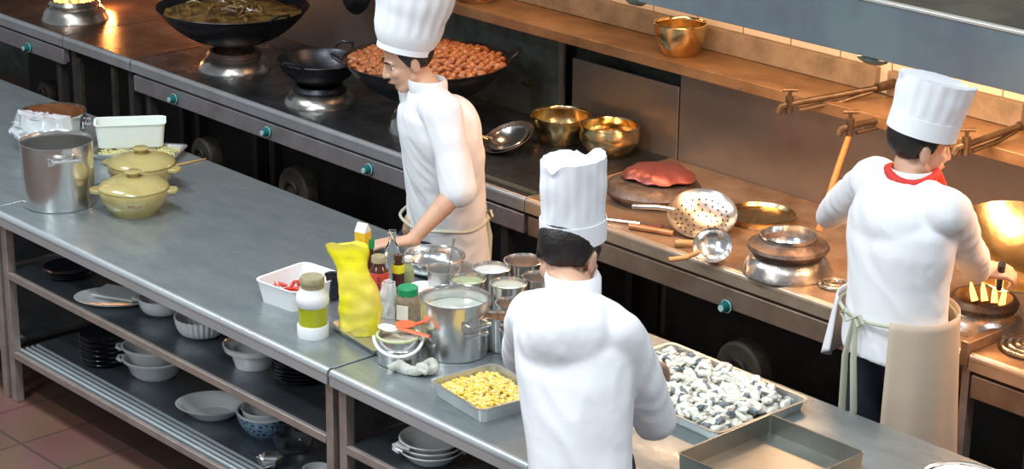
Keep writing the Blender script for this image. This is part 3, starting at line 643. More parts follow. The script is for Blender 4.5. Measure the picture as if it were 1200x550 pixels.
# yellow bag
pb=at(414,391,z=TZ); th=thing('yellow_bag','tall bright yellow plastic bag standing in the steel tray','bag',(pb.x,pb.y,TZ))
bm=bmn(); n=40; rings=[]
prof=[(.0,.058,.030),(.03,.068,.042),(.09,.070,.046),(.15,.066,.042),(.20,.056,.030),(.235,.050,.022),(.255,.056,.014),(.285,.068,.007),(.31,.064,.004)]
bd=CR; bf=CF
def interp(z):
    for (z0,a0,b0),(z1,a1,b1) in zip(prof,prof[1:]):
        if z<=z1: t=(z-z0)/(z1-z0); return a0+(a1-a0)*t,b0+(b1-b0)*t
    return prof[-1][1:]
NZ=34
for i in range(NZ+1):
    z=.31*i/NZ; a_,b_=interp(z); rg=[]
    for k in range(n):
        t=2*PI*k/n; c_,s_=math.cos(t),math.sin(t); e=.75
        x=a_*math.copysign(abs(c_)**e,c_); y=b_*math.copysign(abs(s_)**e,s_)
        q=bd*(x+.012*math.sin(z*14)-.03*(z/.31)+.022)+bf*y
        nz=.005*noise.noise(V((x*25,y*25,z*30)))+.004*noise.noise(V((x*60,y*60,z*14+4)))
        q+= (bd*c_+bf*s_)*nz; rg.append(bm.verts.new(q+V((0,0,z+.006*math.sin(t*2)*(z/.31)+ (.012*noise.noise(V((x*20,7,1))) if i==NZ else 0)))))
    rings.append(rg)
for a_,b_ in zip(rings,rings[1:]):
    for k in range(n): bm.faces.new((a_[k],a_[(k+1)%n],b_[(k+1)%n],b_[k]))
bm.faces.new(rings[0][::-1]); bm.faces.new(rings[-1]); obj('bag_body',bm,'yellow',th)
# bottles
def bottle(px,py,label,R,h,neck,mbody,mcap,caph=.02,lab=None,labh=(.3,.65),shoulder=.12,zz=TZ,marks=False,hexa=False,capR=None):
    th,p=bottle_th('sauce_bottle',label,'bottle',px,py,zz); hs=h*(1-shoulder)
    bm=bmn(); lathe(bm,[(0,0),(R*.96,0),(R,.004),(R,hs*.72),(R*.95,hs*.78),(neck*1.1,hs*.93),(neck,hs*.97),(neck,h),(0,h)],32); b=obj('bottle_body',bm,mbody,th)
    c=capR or neck*1.25
    bm=bmn(); lathe(bm,[(0,h-.004),(c,h-.004),(c,h+caph-.003),(c*.92,h+caph),(0,h+caph)],28); obj('cap',bm,mcap,th)
    if lab:
        z0,z1=h*labh[0],h*labh[1]; bm=bmn(); lathe(bm,[(R*.99,z0),(R+.0012,z0+.001),(R+.0012,z1-.001),(R*.99,z1)],32); l=obj('label_band',bm,lab,th)
        if marks:
            d=toT(p); a0=math.atan2(d.y,d.x); bm=bmn(); t=V((-d.y,d.x,0))
            for k in range(3):
                zc=z0+(z1-z0)*(.22+.27*k)
                for (u0,w0,u1,w1) in ((-.007,.006,.007,.006),(0,.009,0,-.008),(-.007,-.002,.007,-.002),(-.005,-.008,.006,-.007)):
                    tube(bm,[d*(R+.001)+t*u0+V((0,0,zc+w0)),d*(R+.001)+t*u1+V((0,0,zc+w1))],.0014,5)
            obj('lettering',bm,'ink',l)
    return th
bottle(444,349,'square-looking sauce bottle with red label and dark writing',.034,.135,.020,'amber','cork',.018,'redsauce',(.12,.72),.08,marks=True)
bottle(434,337,'small bottle with green cap behind the red-labelled bottle',.024,.15,.012,'amber','gcap',.03,None,capR=.016)
bottle(460,336,'tall clear glass bottle right of the red-labelled bottle',.027,.20,.012,'glass','glass',.006,None)
bottle(467,343,'dark soy bottle with yellow neck label',.021,.125,.012,'amber','amber',.014,'labely',(.60,.84),.1)
bottle(479,338,'small pale green bottle beside the dark soy bottle',.019,.105,.012,'lime','pale',.012,None,zz=.8)
th,p=bottle_th('drink_carton','orange-yellow carton standing behind the yellow bag','carton',426,338,TZ)
bm=bmn(); box(bm,(0,0,.105),(.042,.042,.21),.3); obj('carton_body',bm,'carton',th,bevel=.002)
bm=bmn(); v=[bm.verts.new(V((x,y,z))) for x,y,z in ((-.021,-.021,.21),(.021,-.021,.21),(.021,.021,.21),(-.021,.021,.21),(-.021,0,.24),(.021,0,.24))]
for f in ((0,1,5,4),(2,3,4,5),(0,4,3),(1,2,5),(3,2,1,0)): bm.faces.new([v[i] for i in f])
bmesh.ops.rotate(bm,cent=(0,0,0),matrix=M.Rotation(.3,3,'Z'),verts=bm.verts); obj('carton_top',bm,'pale',th)
th,p=bottle_th('plastic_cup','black cup between the white tub and the yellow bag','cup',391,350,TZ)
bm=bmn(); lathe(bm,vessel(.026,.020,.085),32); obj('cup_body',bm,'iron',th)
# green lidded spice jar
th,p=bottle_th('spice_jar','clear jar of brown spice with green screw lid','jar',478,376,.8); R=.043
bm=bmn(); lathe(bm,[(0,0),(R*.95,0),(R,.005),(R,.07),(R*.9,.088),(R*.8,.095),(0,.095)],8); bmesh.ops.bevel(bm,geom=[e for e in bm.edges if e.calc_face_angle(0)>.5],offset=.006,segments=3,affect='EDGES'); obj('jar_body',bm,'spice',th)
bm=bmn(); lathe(bm,[(R*.76,.094),(R*.8,.096),(R*.8,.118),(R*.72,.122),(0,.122)],36,wob=lambda a,r,z:1+.015*(math.sin(a*36)>0)); obj('lid',bm,'gcap',th)
bm=bmn(); d=toT(p)-CR*.45; d.normalize(); box(bm,(d*(R+.0005)+V((0,0,.042)))[:],(.004,.04,.05),math.atan2(d.y,d.x)); obj('label_patch',bm,'pale',th)
# crumpled clear bag next to jar
p=at(456,372,z=.8)
def cb(u,v):
    a=u*2*PI; r=.034*(1-v*.35)*(1+.35*noise.noise(V((math.cos(a)*2,math.sin(a)*2,v*4)))); return (r*math.cos(a),r*math.sin(a),.002+.12*v+.01*noise.noise(V((u*9,v*7,8))))
o=film('plastic_bag',cb,34,20,loc=(p.x,p.y,.805)); tag(o,'crumpled clear plastic bag standing between yellow bag and spice jar','bag')
# can with lid ring, handle, spoon
p=at(467,424,z=.8); th=thing('tin_can','open steel tin can with white plastic carrying handle','can',(p.x,p.y,.8)); R=.066
bm=bmn(); lathe(bm,vessel(R,R,.088,rim=.002,t=.002),48); lathe(bm,[(R,.03),(R+.0015,.032),(R,.034)],48); lathe(bm,[(R,.055),(R+.0015,.057),(R,.059)],48); obj('can_body',bm,'steel',th)
bm=bmn(); tube(bm,arc((0,0,.091),R+.001,0,2*PI,48)[:-1],.005,8,closed=True); o=obj('plastic_rim',bm,'limerim',th) if 'limerim' in K else None
if o is None:
    K['limerim']=mat('pale_lime_rim',(.50,.54,.30),.4); o=obj('plastic_rim',bm,'limerim',th)
bm=bmn(); tc=toT(p); pts=[]
for k in range(15):
    a=PI*k/14; pts.append(-CR*math.cos(a)*(R+.008)*1.05+tc*(math.sin(a)*(R+.018))+V((0,0,.085-.035*math.sin(a))))
tube(bm,pts,.0055,8); obj('carry_handle',bm,'white',th)
bm=bmn(); disc(bm,.063,.07,40); obj('can_contents',bm,'cream',th)
th=thing('orange_spoon','white-bowled spoon with orange handle lying across the tin can','spoon',(p.x,p.y,.898))
bm=bmn(); e=-CR*.035+CF*.02; lathe(bm,[(0,0),(.02,.003),(.03,.010),(.028,.011),(.018,.006),(0,.004)],24,(e.x,e.y,0),sx=1.25,sy=.85); obj('spoon_bowl',bm,'pale',th)
bm=bmn(); tube(bm,[e+CR*.025+V((0,0,.008)),CR*.03+V((0,0,.012))-CF*.01,CR*.10-CF*.035+V((0,0,.002))],[.006,.009,.010],10,flat=.5); obj('spoon_handle',bm,'orange',th)
th=thing('orange_spoon','orange ladle bowl edge behind the white-bowled spoon','spoon',(p.x-.025,p.y+.05,.896))
bm=bmn(); lathe(bm,[(0,0),(.022,.003),(.034,.012),(.031,.012),(.018,.006),(0,.004)],24); obj('spoon_bowl',bm,'orange',th)
bm=bmn(); tube(bm,[CR*.03+V((0,0,.01)),CR*.06+CF*.01+V((0,0,.016))],.006,8); obj('spoon_handle',bm,'orange',th)
# rag
p=at(484,438,z=.8); th=thing('kitchen_rag','twisted pale grey rag lying in front of the tin can','cloth',(p.x,p.y,.8))
bm=bmn(); pts=[]; rr=[]
for k in range(26):
    t=k/25; pts.append(CR*(-.075+.12*t)+CF*(.015*math.sin(t*5)-.02*t)+V((0,0,.016+.006*math.sin(t*9)))); rr.append(.006+.013*math.sin(PI*min(1,t*1.1+.05))**.6)
tube(bm,pts,rr,14)
c=CR*.045+CF*.005
pts=[c+CR*.022*math.cos(a)+V((0,0,.022+.006*math.sin(a*2)))+CF*.022*math.sin(a) for a in [2*PI*k/20 for k in range(20)]]; tube(bm,pts,.015,12,closed=True)
for v in bm.verts: n_=noise.noise_vector(v.co*45); v.co+=n_*.006; v.co.z=max(.001,v.co.z)
obj('folded_cloth',bm,'rag',th)
# stock pot big
p=at(533,412,z=.8); th=thing('stockpot','big steel stockpot of pale broth in the middle of the table','pot',(p.x,p.y,.8)); R=.110
bm=bmn(); lathe(bm,vessel(R,R*.985,.185,rim=.005),64); obj('pot_body',bm,'steel',th)
bm=bmn(); disc(bm,R-.005,.145,56,amp=.003,sc_=20); obj('broth',bm,'broth',th)
bar_handle(th,toT(p)+CR*.75,R,.13,.075,loop=.035); bar_handle(th,-toT(p)-CR*.7,R,.13,.075,loop=.035)
# red smudge decal reflection skipped; tins
def tin(px,py,R,label,fill=None,h=.12,fl=.75,m='steel',name='steel_tin',cat='tin'):
    p=at(px,py,z=.8+h); th=thing(name,label,cat,(p.x,p.y,.8))
    bm=bmn(); lathe(bm,vessel(R,R*.9,h,t=.002,rim=.003),44); obj('tin_body',bm,m,th)
    if fill:
        bm=bmn(); disc(bm,R*(.9+.1*fl)-.003,h*fl,40,amp=.007 if fill not in('brownsauce','orangeoil') else .001,sc_=26); obj('contents',bm,fill,th)
    return th
tin(576,315,.063,'steel tin of white powder in the row behind the stockpot','flour')
tin(548,328,.060,'steel tin of chopped pale greens behind the stockpot','scallion',h=.115)
tin(596,333,.060,'steel tin of pale cream paste right of the chopped greens','cream')
tin(614,306,.067,'wide steel tin with golden oil at the table\'s far edge','orangeoil',h=.12,fl=.5)
tin(633,325,.058,'steel tin with dark sauce left of the centre cook\'s shoulder','brownsauce',h=.12,fl=.5)
tin(601,356,.055,'steel tin of brown sauce between the cream tin and the cook','brownsauce',h=.115,fl=.6)
tin(640,347,.05,'steel tin half hidden behind the centre cook\'s shoulder','brownsauce',h=.11,fl=.6)
tin(586,371,.044,'steel tin of orange oil touching the right of the stockpot','orangeoil',h=.115,fl=.7)
tin(604,386,.05,'small steel tin beside the cook\'s left elbow','brownsauce',h=.10,fl=.5)
tin(520,316,.056,'grey steel tin behind the stockpot with a thin ladle standing in it',None,h=.105,m='dullsteel')
p=at(520,316,z=.905); bm=bmn(); tube(bm,[(p.x,p.y,.812),(p.x+.012,p.y+.02,.95),(p.x+.02,p.y+.03,1.02)],.0035,8); lathe(bm,[(0,.008),(.02,.008),(.02,.02),(0,.02)],16,(p.x,p.y,.8)); o=obj('thin_ladle',bm,'steel'); tag(o,'thin steel ladle standing upright in the grey tin','ladle')
# wide bowl behind
p=at(513,302,z=.86); th=thing('serving_bowl','wide shallow silver bowl at the far side behind the tins','bowl',(p.x-.02,p.y,.8)); bm=bmn(); lathe(bm,bowlprof(.105,.06,.05),56); obj('bowl_body',bm,'steel',th); bm=bmn(); tube(bm,arc((0,0,.062),.106,0,2*PI,56)[:-1],.006,8,closed=True); obj('rim',bm,'steel',th)
p=at(497,337,z=.86); th=thing('plastic_bowl','white plastic bowl beside the green-lidded spice jar','bowl',(p.x,p.y,.8)); bm=bmn(); lathe(bm,bowlprof(.052,.06,.035),40); obj('bowl_body',bm,'white',th); bm=bmn(); disc(bm,.046,.048,36,amp=.006,sc_=30); obj('contents',bm,'flour',th)
# corn tray
def quadplace(pts,z):
    P_=[at(*q,z=z) for q in pts]; return P_
c0,c1,c2=quadplace([(507,449),(568,486),(574,424)],.845)
def trayfrom(c_left,c_near,c_back,h,name,label,cat,m,zb=.8,**k):
    u=c_near-c_left; v=c_back-c_left; ang=math.atan2(u.y,u.x); w=u.length; d=v.length; cen=c_left+(u+v)/2
    return tray(name,label,cat,(cen.x,cen.y,zb),ang,w-.012,d-.012,h,m,**k),cen,ang,w,d
tr,cen,ang,w,d=trayfrom(c0,c1,c2,.045,'metal_tray','steel tray full of yellow corn in front of the stockpot','tray','pan')
d=.26 if d<.2 else d
bm=bmn()
for k in range(620):
    x,y=rng.uniform(-w/2+.022,w/2-.022),rng.uniform(-d/2+.022,d/2-.022); r=rng.uniform(.0062,.0085)
    z=.030+.010*(1-(2*x/w)**2)*(1-(2*y/d)**2)+rng.uniform(-.004,.004)
    bmesh.ops.create_icosphere(bm,subdivisions=1,radius=r,matrix=M.Translation((x,y,z))@M.Diagonal((1.2,1,.8,1)))
bx(bm,-w/2+.02,w/2-.02,-d/2+.02,d/2-.02,.004,.03)
o=obj('corn_kernels',bm,'corn',loc=(cen.x,cen.y,.8),rot=(0,0,ang)); tag(o,'yellow corn kernels filling the steel tray','corn',kind='stuff')
# fish tray: corners back-left, back-right, front-right
zr=.832
b0,b1,b2=at(787,403,z=zr),at(946,469,z=zr),at(841,509,z=zr)
u=(b1-b0); v=(b2-b1); ang=math.atan2(u.y,u.x); w=u.length; d=v.length; cen=b0+(u+v)/2
cosang=abs(u.normalized().dot(v.normalized()))
tray('metal_tray','steel tray heaped with chopped fish pieces right of the centre cook','tray',(cen.x,cen.y,.8),ang,w,d,.032,'pan')
R2=M.Rotation(ang,3,'Z'); spots=[]; nx=int(w/.031); ny=int(d/.029)
for layer,(zz,shr) in enumerate(((.819,.03),(.838,.05))):
    for i in range(nx):
        for j in range(ny):
            x=-w/2+.025+(w-.05)*(i+.5*(j%2)*.6+.2)/nx+rng.uniform(-.006,.006)+layer*.012; y=-d/2+.025+(d-.05)*(j+.5)/ny+rng.uniform(-.006,.006)
            if abs(x)>w/2-.01-shr*.6 or abs(y)>d/2-.006-shr*.5: continue
            q=R2@V((x,y,0)); spots.append((cen.x+q.x,cen.y+q.y,zz+rng.uniform(-.003,.007)))
def fishbm(s):
    bm=blob(s,.023,.016,.013,3,.5)
    for f in bm.faces: f.material_index=0
    for f in bm.faces:
        c=f.calc_center_median()
        if s%3!=0 and (c.y>.006+.004*noise.noise(c*90) or c.z<-.006): f.material_index=1
    return bm
rng.shuffle(spots)
scatter('fish_piece',[fishbm(i) for i in range(7)],[['fishw','fishd']]*7,spots[:290],'chopped white fish piece with dark skin heaped in the tray','fish','chopped fish pieces in the steel tray',(.8,1.2))
# empty tray
zr=.855
b0,b1,b2=at(903,487,z=zr),at(1013,531,z=zr),at(836,516,z=zr)
u=(b1-b0); ang=math.atan2(u.y,u.x); n_=V((math.sin(ang),-math.cos(ang),0)); w=u.length; d=.40; cen=b0+u/2+n_*d/2
tray('metal_tray','deep empty rectangular steel tray at the lower right of the table','tray',(cen.x,cen.y,.8),ang,w,d,.055,'traydark',flare=.002,lip=.003,wallt=.002,cornr=.008)
# rice bowl at the lower right edge
p=at(1128,566,z=.84); th=thing('metal_bowl','bowl of white rice cut by the lower right picture edge','bowl',(p.x,p.y,.8)); bm=bmn(); lathe(bm,bowlprof(.11,.05,.05),48); obj('bowl_body',bm,'steel',th)
bm=bmn(); lathe(bm,[(0,.07),(.05,.066),(.09,.052),(.103,.044),(0,.03)],48); 
for v in bm.verts: v.co.z+=.005*noise.noise(v.co*90)
o=obj('cooked_rice',bm,'flour',loc=(p.x,p.y,.8)); tag(o,'heap of white rice in the bowl at the lower right','rice',kind='stuff')
# ---------------------------------------------------------------- dishes under the tables
def dish(px,py,z,label,prof,m='glaze',name='white_bowl',cat='bowl',sx=1,sy=1,rz=0,wob=None,seg=56,dz=0,lug=0,xy=None):
    p=at(px,py,z=z) if xy is None else V((*xy,z)); th=thing(name,label,cat,(p.x,p.y,z+dz+.0005),rz); bm=bmn(); lathe(bm,prof,seg,sx=sx,sy=sy,wob=wob); obj('dish_body',bm,m,th)
    if lug:
        h=max(q[1] for q in prof); R=max(q[0] for q in prof)
        for s in (-1,1):
            bm=bmn(); tube(bm,[(s*(R*sx-.004),-.03,h-.008),(s*(R*sx+.012),-.016,h-.004),(s*(R*sx+.012),.016,h-.004),(s*(R*sx-.004),.03,h-.008)],.008,8,flat=.6); obj('lug_handle',bm,m,th)
    return th,p
def stack(px,py,z,n,prof,step,label,m='blackglaze',name='black_plate',cat='plate',group=None):
    p=at(px,py,z=z)
    for k in range(n):
        dish(0,0,z,label%(('bottom','second','third','fourth','fifth','sixth','seventh','eighth')[k] if k<n-1 else 'top'),prof,m,name,cat,dz=k*step,xy=(p.x+.002*math.sin(k*3),p.y+.002*math.cos(k*2)))
        bpy.context.scene.collection.objects[-1]
pl=lambda R:[(0,.0),(R*.6,0),(R*.65,.004),(R*.95,.014),(R,.017),(R*.98,.019),(R*.9,.016),(R*.6,.006),(0,.005)]
stack(80,323,ZM,3,pl(.095),.010,'%s of the three black plates at the left on the middle shelf')
stack(352,444,ZM,5,pl(.09),.013,'%s of the five black plates at the right on the middle shelf')
stack(122,424,ZL,6,pl(.09),.020,'%s of the six black plates on the bottom shelf')
dish(135,353,ZM,'wide white oval platter on the middle shelf',[(0,0),(.07,0),(.08,.004),(.12,.016),(.122,.019),(.115,.018),(.075,.007),(0,.006)],name='white_platter',cat='plate',sx=1.25,sy=.85,rz=yaw)
p=at(140,346,z=ZM+.02); th=thing('square_plate','square white plate lying in the oval platter','plate',(p.x,p.y,ZM+.021),yaw-.35); bm=bmn(); bx(bm,-.085,.085,-.055,.055,0,.006); bx(bm,-.09,.09,-.06,.06,.006,.012); obj('plate_body',bm,'glaze',th,bevel=.005)
dish(190,366,ZM,'plain white bowl between the platter and the ribbed bowl',bowlprof(.085,.06,.045),lug=1,rz=yaw)
dish(237,392,ZM,'ribbed white bowl on the middle shelf',bowlprof(.095,.07,.045),wob=lambda a,r,z:1+(.022*math.sin(a*30) if r>.04 else 0),seg=180)
dish(297,428,ZM,'white bowl with broad flared lip on the middle shelf',[(0,0),(.06,0),(.068,.03),(.074,.055),(.095,.062),(.1,.08),(.094,.082),(.088,.07),(.068,.062),(.06,.03),(.05,.005),(0,.005)],sx=1.05,rz=yaw)
p0=at(182,441,z=ZL)
ov=[(0,0),(.06,0),(.08,.02),(.093,.06),(.106,.07),(.108,.078),(.102,.08),(.088,.066),(.074,.02),(.055,.006),(0,.006)]
for k,nm in enumerate(('bottom','top')): dish(0,0,ZL,nm+' one of two nested white lug-handled bowls',ov,sx=1.15,rz=yaw+.1*k,dz=.052*k,lug=1,xy=(p0.x,p0.y))
dish(250,488,ZL,'shallow oval white dish on the bottom shelf',[(0,0),(.055,0),(.065,.008),(.098,.04),(.112,.05),(.114,.054),(.108,.054),(.09,.042),(.06,.010),(0,.006)],name='oval_dish',cat='dish',sx=1.2,sy=.95,rz=yaw)
th,p=dish(312,508,ZL,'blue wave-patterned bowl at the right on the bottom shelf',[(0,0),(.055,0),(.085,.03),(.1,.06),(.104,.085),(0,.06)][:5]+[(.1,.086),(.095,.06),(.08,.032),(.05,.008),(0,.008)],m='wave',name='patterned_bowl')
bm=bmn(); lathe(bm,[(.1,.084),(.105,.085),(.106,.092),(.1,.094),(.098,.086)],56); o=obj('white_rim',bm,'glaze',th)
dish(0,0,ZL,'white bowl nested inside the blue patterned bowl',bowlprof(.084,.055,.04),xy=(p.x,p.y),dz=.045)
dish(344,528,ZL,'clear glass bowl in front of the blue patterned bowl',bowlprof(.075,.075,.04),m='glass',name='glass_bowl')
p=at(322,543,z=ZL+.01); th=thing('metal_scoop','small pointed metal scoop on the bottom shelf','scoop',(p.x,p.y-.02,ZL+.010),yaw); bm=bmn(); lathe(bm,bowlprof(.045,.03,.03),6); obj('scoop_body',bm,'steel',th,smooth=False); bm=bmn(); tube(bm,[(-.04,0,.028),(-.085,0,.05)],[.009,.004],8,flat=.4); obj('scoop_handle',bm,'steel',th)
dish(372,560,ZL,'small white dish cut by the lower picture edge',bowlprof(.05,.03,.03))
p0=at(506,539,z=ZM)
bm=bmn()
for k,nm in enumerate(('bottom','middle','top')): dish(0,0,ZM,nm+' one of three stacked white bowls under the right table',[(0,0),(.06,0),(.075,.012),(.098,.038),(.104,.042),(.1,.045),(.092,.04),(.07,.014),(.05,.006),(0,.006)],dz=.018*k,lug=1,rz=yaw+.3*k,xy=(p0.x,p0.y))

# ---------------------------------------------------------------- people
def sdf(name,build,m,voxel,parent=None,sm=6,wr=None,label=None):
    """closed shapes fused by voxel remesh into one continuous surface, then baked"""
    bm=bmn(); build(bm); me=bpy.data.meshes.new(name+'_raw'); bmesh.ops.recalc_face_normals(bm,faces=bm.faces); bm.to_mesh(me); bm.free()
    o=bpy.data.objects.new('tmp',me); C.objects.link(o)
    r=o.modifiers.new('r','REMESH'); r.mode='VOXEL'; r.voxel_size=voxel
    s=o.modifiers.new('s','SMOOTH'); s.factor=.5; s.iterations=sm
    dg=bpy.context.evaluated_depsgraph_get(); nm=bpy.data.meshes.new_from_object(o.evaluated_get(dg)); bpy.data.objects.remove(o)
    if wr:
        b=bmesh.new(); b.from_mesh(nm); b.normal_update()
        for v in b.verts: v['d'] if False else None
        ds=[(v,v.normal.copy()*wr(v.co)) for v in b.verts]
        for v,d in ds: v.co+=d
        b.to_mesh(nm); b.free()
    nm.name=name; nm.materials.clear(); nm.materials.append(K[m]); nm.polygons.foreach_set('use_smooth',[True]*len(nm.polygons))
    o=bpy.data.objects.new(name,nm); C.objects.link(o); o.parent=parent
    if label: o['label']=label
    return o
def cap(bm,p0,p1,r0,r1,seg=16,fl=1,fdir=None):
    p0,p1=V(p0),V(p1); d=p1-p0; L=d.length
    if L<1e-6: d=V((0,0,1)); L=1e-4
    z=d.normalized(); x=(V(fdir)-z*z.dot(V(fdir))).normalized() if fdir is not None else z.orthogonal().normalized(); y=z.cross(x)
    prof=[]
    for i in range(5): a=PI/2*i/4; prof.append((r0*math.sin(a),-r0*math.cos(a)))
    for i in range(1,5): prof.append((r0+(r1-r0)*i/5,L*i/5))
    for i in range(5): a=PI/2*i/4; prof.append((r1*math.cos(a),L+r1*math.sin(a)))
    rings=[]
    for r,h in prof:
        if r<1e-6: rings.append([bm.verts.new(p0+z*h)])
        else: rings.append([bm.verts.new(p0+z*h+x*(r*math.cos(2*PI*k/seg))*fl+y*(r*math.sin(2*PI*k/seg))) for k in range(seg)])
    for a,b in zip(rings,rings[1:]):
        for k in range(seg):
            j=(k+1)%seg
            if len(a)==1: bm.faces.new((a[0],b[j],b[k]))
            elif len(b)==1: bm.faces.new((a[k],a[j],b[0]))
            else: bm.faces.new((a[k],a[j],b[j],b[k]))
def ell(bm,c,r,R=None):
    mt=M.Translation(V(c))@((R.to_4x4() if R else M.Identity(4)))@M.Diagonal((*r,1))
    bmesh.ops.create_icosphere(bm,subdivisions=3,radius=1,matrix=mt)
def basis(F,U=V((0,0,1))):
    F=V(F).normalized(); R_=F.cross(U).normalized(); U2=R_.cross(F); return M((R_,F,U2)).transposed()   # columns: right, forward, up
def loft(bm,rings,seg=40):
    """rings: (center, xvec, yvec)"""
    rs=[[bm.verts.new(V(c)+V(x)*math.cos(2*PI*k/seg)+V(y)*math.sin(2*PI*k/seg)) for k in range(seg)] for c,x,y in rings]
    for a,b in zip(rs,rs[1:]):
        for k in range(seg): bm.faces.new((a[k],a[(k+1)%seg],b[(k+1)%seg],b[k]))
    bm.faces.new(rs[0][::-1]); bm.faces.new(rs[-1])
def ik(a,b,l1,l2,pole):
    a,b=V(a),V(b); d=b-a; L=min(d.length,(l1+l2)*.999); u=d.normalized(); x=(l1*l1-l2*l2+L*L)/(2*L); h=math.sqrt(max(0,l1*l1-x*x))
    p=V(pole); p=(p-u*p.dot(u)).normalized(); return a+u*x+p*h, a+u*L
def hand(bm,w,D,N,side,curl=.5,s=1.0):
    """w wrist, D finger direction, N palm-facing normal, side=+1 if thumb lies on D x N side"""
    D=V(D).normalized(); N=V(N); N=(N-D*N.dot(D)).normalized(); T=D.cross(N)*side
    K_=w+D*.085*s
    for k in range(4):
        off=T*(.030-.020*k)*s; kn=w+D*(.088-.004*abs(k-1))*s+off
        cap(bm,w+off*.55+D*.01,kn,.0145*s,.0105*s)
        L=(.040,.045,.042,.033)[k]*s; a=curl*.75; p=kn; ang=a*.7
        for seg_,(ll,r0,r1) in enumerate(((L,.0098,.009),(L*.62,.009,.0082),(L*.5,.0082,.0068))):
            q=p+(D*math.cos(ang)+N*math.sin(ang))*ll; cap(bm,p,q,r0*s,r1*s,12); p=q; ang+=a
    ell(bm,w+D*.045*s,(.036*s,.046*s,.015*s),M((T,D,N)).transposed())
    t0=w+D*.025*s+T*.026*s; t1=t0+(D*.55+T*.75+N*.35).normalized()*.036*s; t2=t1+(D*.85+T*.25+N*.45).normalized()*.032*s; t3=t2+(D*.9+N*.5).normalized()*.024*s
    cap(bm,w+D*.015+T*.012,t0,.015*s,.014*s); cap(bm,t0,t1,.0135*s,.0115*s); cap(bm,t1,t2,.0112*s,.010*s); cap(bm,t2,t3,.010*s,.0078*s)
def figure(label,base,hip,chest,neck,head,FB,FH,wr,poles,hd,pn,feet,sleeve=(1,1),curl=(.5,.5),UH=V((0,0,1)),hatlean=V((0,0,1)),hatkind='tall',hatdims=(.085,.1,.22),shw=.185,jw=1,jl=1,hemd=.10,shd=.045):
    th=thing('person',label,'person',base)
    B=V(base); L=lambda p:V(p)-B
    hip,chest,neck,head=map(L,(hip,chest,neck,head)); wr=[L(w) for w in wr]
    RB=basis(FB); rB,fB=RB.col[0].copy(),RB.col[1].copy(); RH=basis(FH,UH); rH,fH,uH=[RH.col[i].copy() for i in range(3)]
    spn=(neck-hip).normalized()
    sh=[neck-spn*shd+rB*s*shw for s in (-1,1)]    # 0 left, 1 right
    el=[];wj=[]
    for i in range(2):
        e,w=ik(sh[i],wr[i],.285,.255,poles[i]); el.append(e); wj.append(w)
    jm=min(1,jl); hj=[hip+rB*s*.085*jm-V((0,0,.02)) for s in (-1,1)]
    ft=[V((f[0],f[1],.09))-V((B.x,B.y,0)) for f in feet]
    kn=[ik(hj[i],ft[i],.43,.42,fB)[0] for i in range(2)]
    def body(bm):
        H=lambda x,y,z: head+rH*x+fH*y+uH*z
        ell(bm,H(0,-.012,.028),(.074,.092,.086),RH)         # cranium
        ell(bm,H(0,.022,-.03),(.060,.066,.080),RH)        # face
        ell(bm,H(0,.045,-.082),(.036,.036,.026),RH)      # chin
        for s in (-1,1):
            cap(bm,H(s*.052,-.005,-.055),H(s*.022,.055,-.088),.022,.020)     # jaw line
            ell(bm,H(s*.036,.060,-.022),(.021,.020,.018),RH)     # cheek
            ell(bm,H(s*.074,-.012,-.012),(.009,.018,.030),RH)    # ear
            ell(bm,H(s*.079,-.016,.004),(.006,.012,.014),RH)
            cap(bm,H(s*.012,.078,.020),H(s*.046,.068,.022),.0085,.007)   # brow
        cap(bm,H(0,.084,.012),H(0,.100,-.026),.008,.0125)      # nose
        for s in (-1,1): ell(bm,H(s*.011,.092,-.029),(.008,.010,.007),RH)
        ell(bm,H(0,.080,-.056),(.024,.012,.010),RH)
        cap(bm,neck-spn*.02,head-uH*.06-fH*.015,.056,.050)
        cap(bm,hip,chest,.105*jm,.110*min(1,jw)); cap(bm,chest,neck-spn*.06,.105*min(1,jw),.06)
        for i in range(2):
            cap(bm,neck-spn*.05,sh[i],.055,.052); cap(bm,sh[i],el[i],.047,.037); cap(bm,el[i],el[i]+(wj[i]-el[i])*.35,.038,.039); cap(bm,el[i]+(wj[i]-el[i])*.3,wj[i],.038,.025)
            D_=V(hd[i]).normalized(); cap(bm,wj[i]-D_*.01,wj[i]+D_*.025,.025,.022)
            hand(bm,wj[i]+D_*.005,D_,V(pn[i]),1 if i==1 else -1,curl[i],.98)
            cap(bm,hj[i],kn[i],.078*jm,.055); cap(bm,kn[i],ft[i],.055,.036); cap(bm,ft[i]-V((0,0,.03)),ft[i]+fB*.10-V((0,0,.05)),.034,.028)
    bd=sdf('body',body,'skin',.0048,th,4)
    for s in (-1,1):
        bm=bmn(); bmesh.ops.create_uvsphere(bm,u_segments=20,v_segments=14,radius=.0115,matrix=M.Translation(head+rH*s*.030+fH*.0605+uH*.0)); e=obj('eye',bm,'eyew',bd)
        bm=bmn(); bmesh.ops.create_uvsphere(bm,u_segments=16,v_segments=10,radius=.0055,matrix=M.Translation(head+rH*s*.030+fH*.0690-uH*.001)); obj('iris',bm,'hair',bd)
        bm=bmn(); tube(bm,[head+rH*s*.014+fH*.088+uH*.026,head+rH*s*.032+fH*.084+uH*.031,head+rH*s*.052+fH*.070+uH*.024],[.003,.0042,.002],8); obj('eyebrow',bm,'hair',bd)
    bm=bmn(); tube(bm,[head-rH*.022+fH*.087-uH*.057,head+fH*.094-uH*.055,head+rH*.022+fH*.087-uH*.057],[.002,.0048,.002],8); obj('lips',bm,'lip',bd)
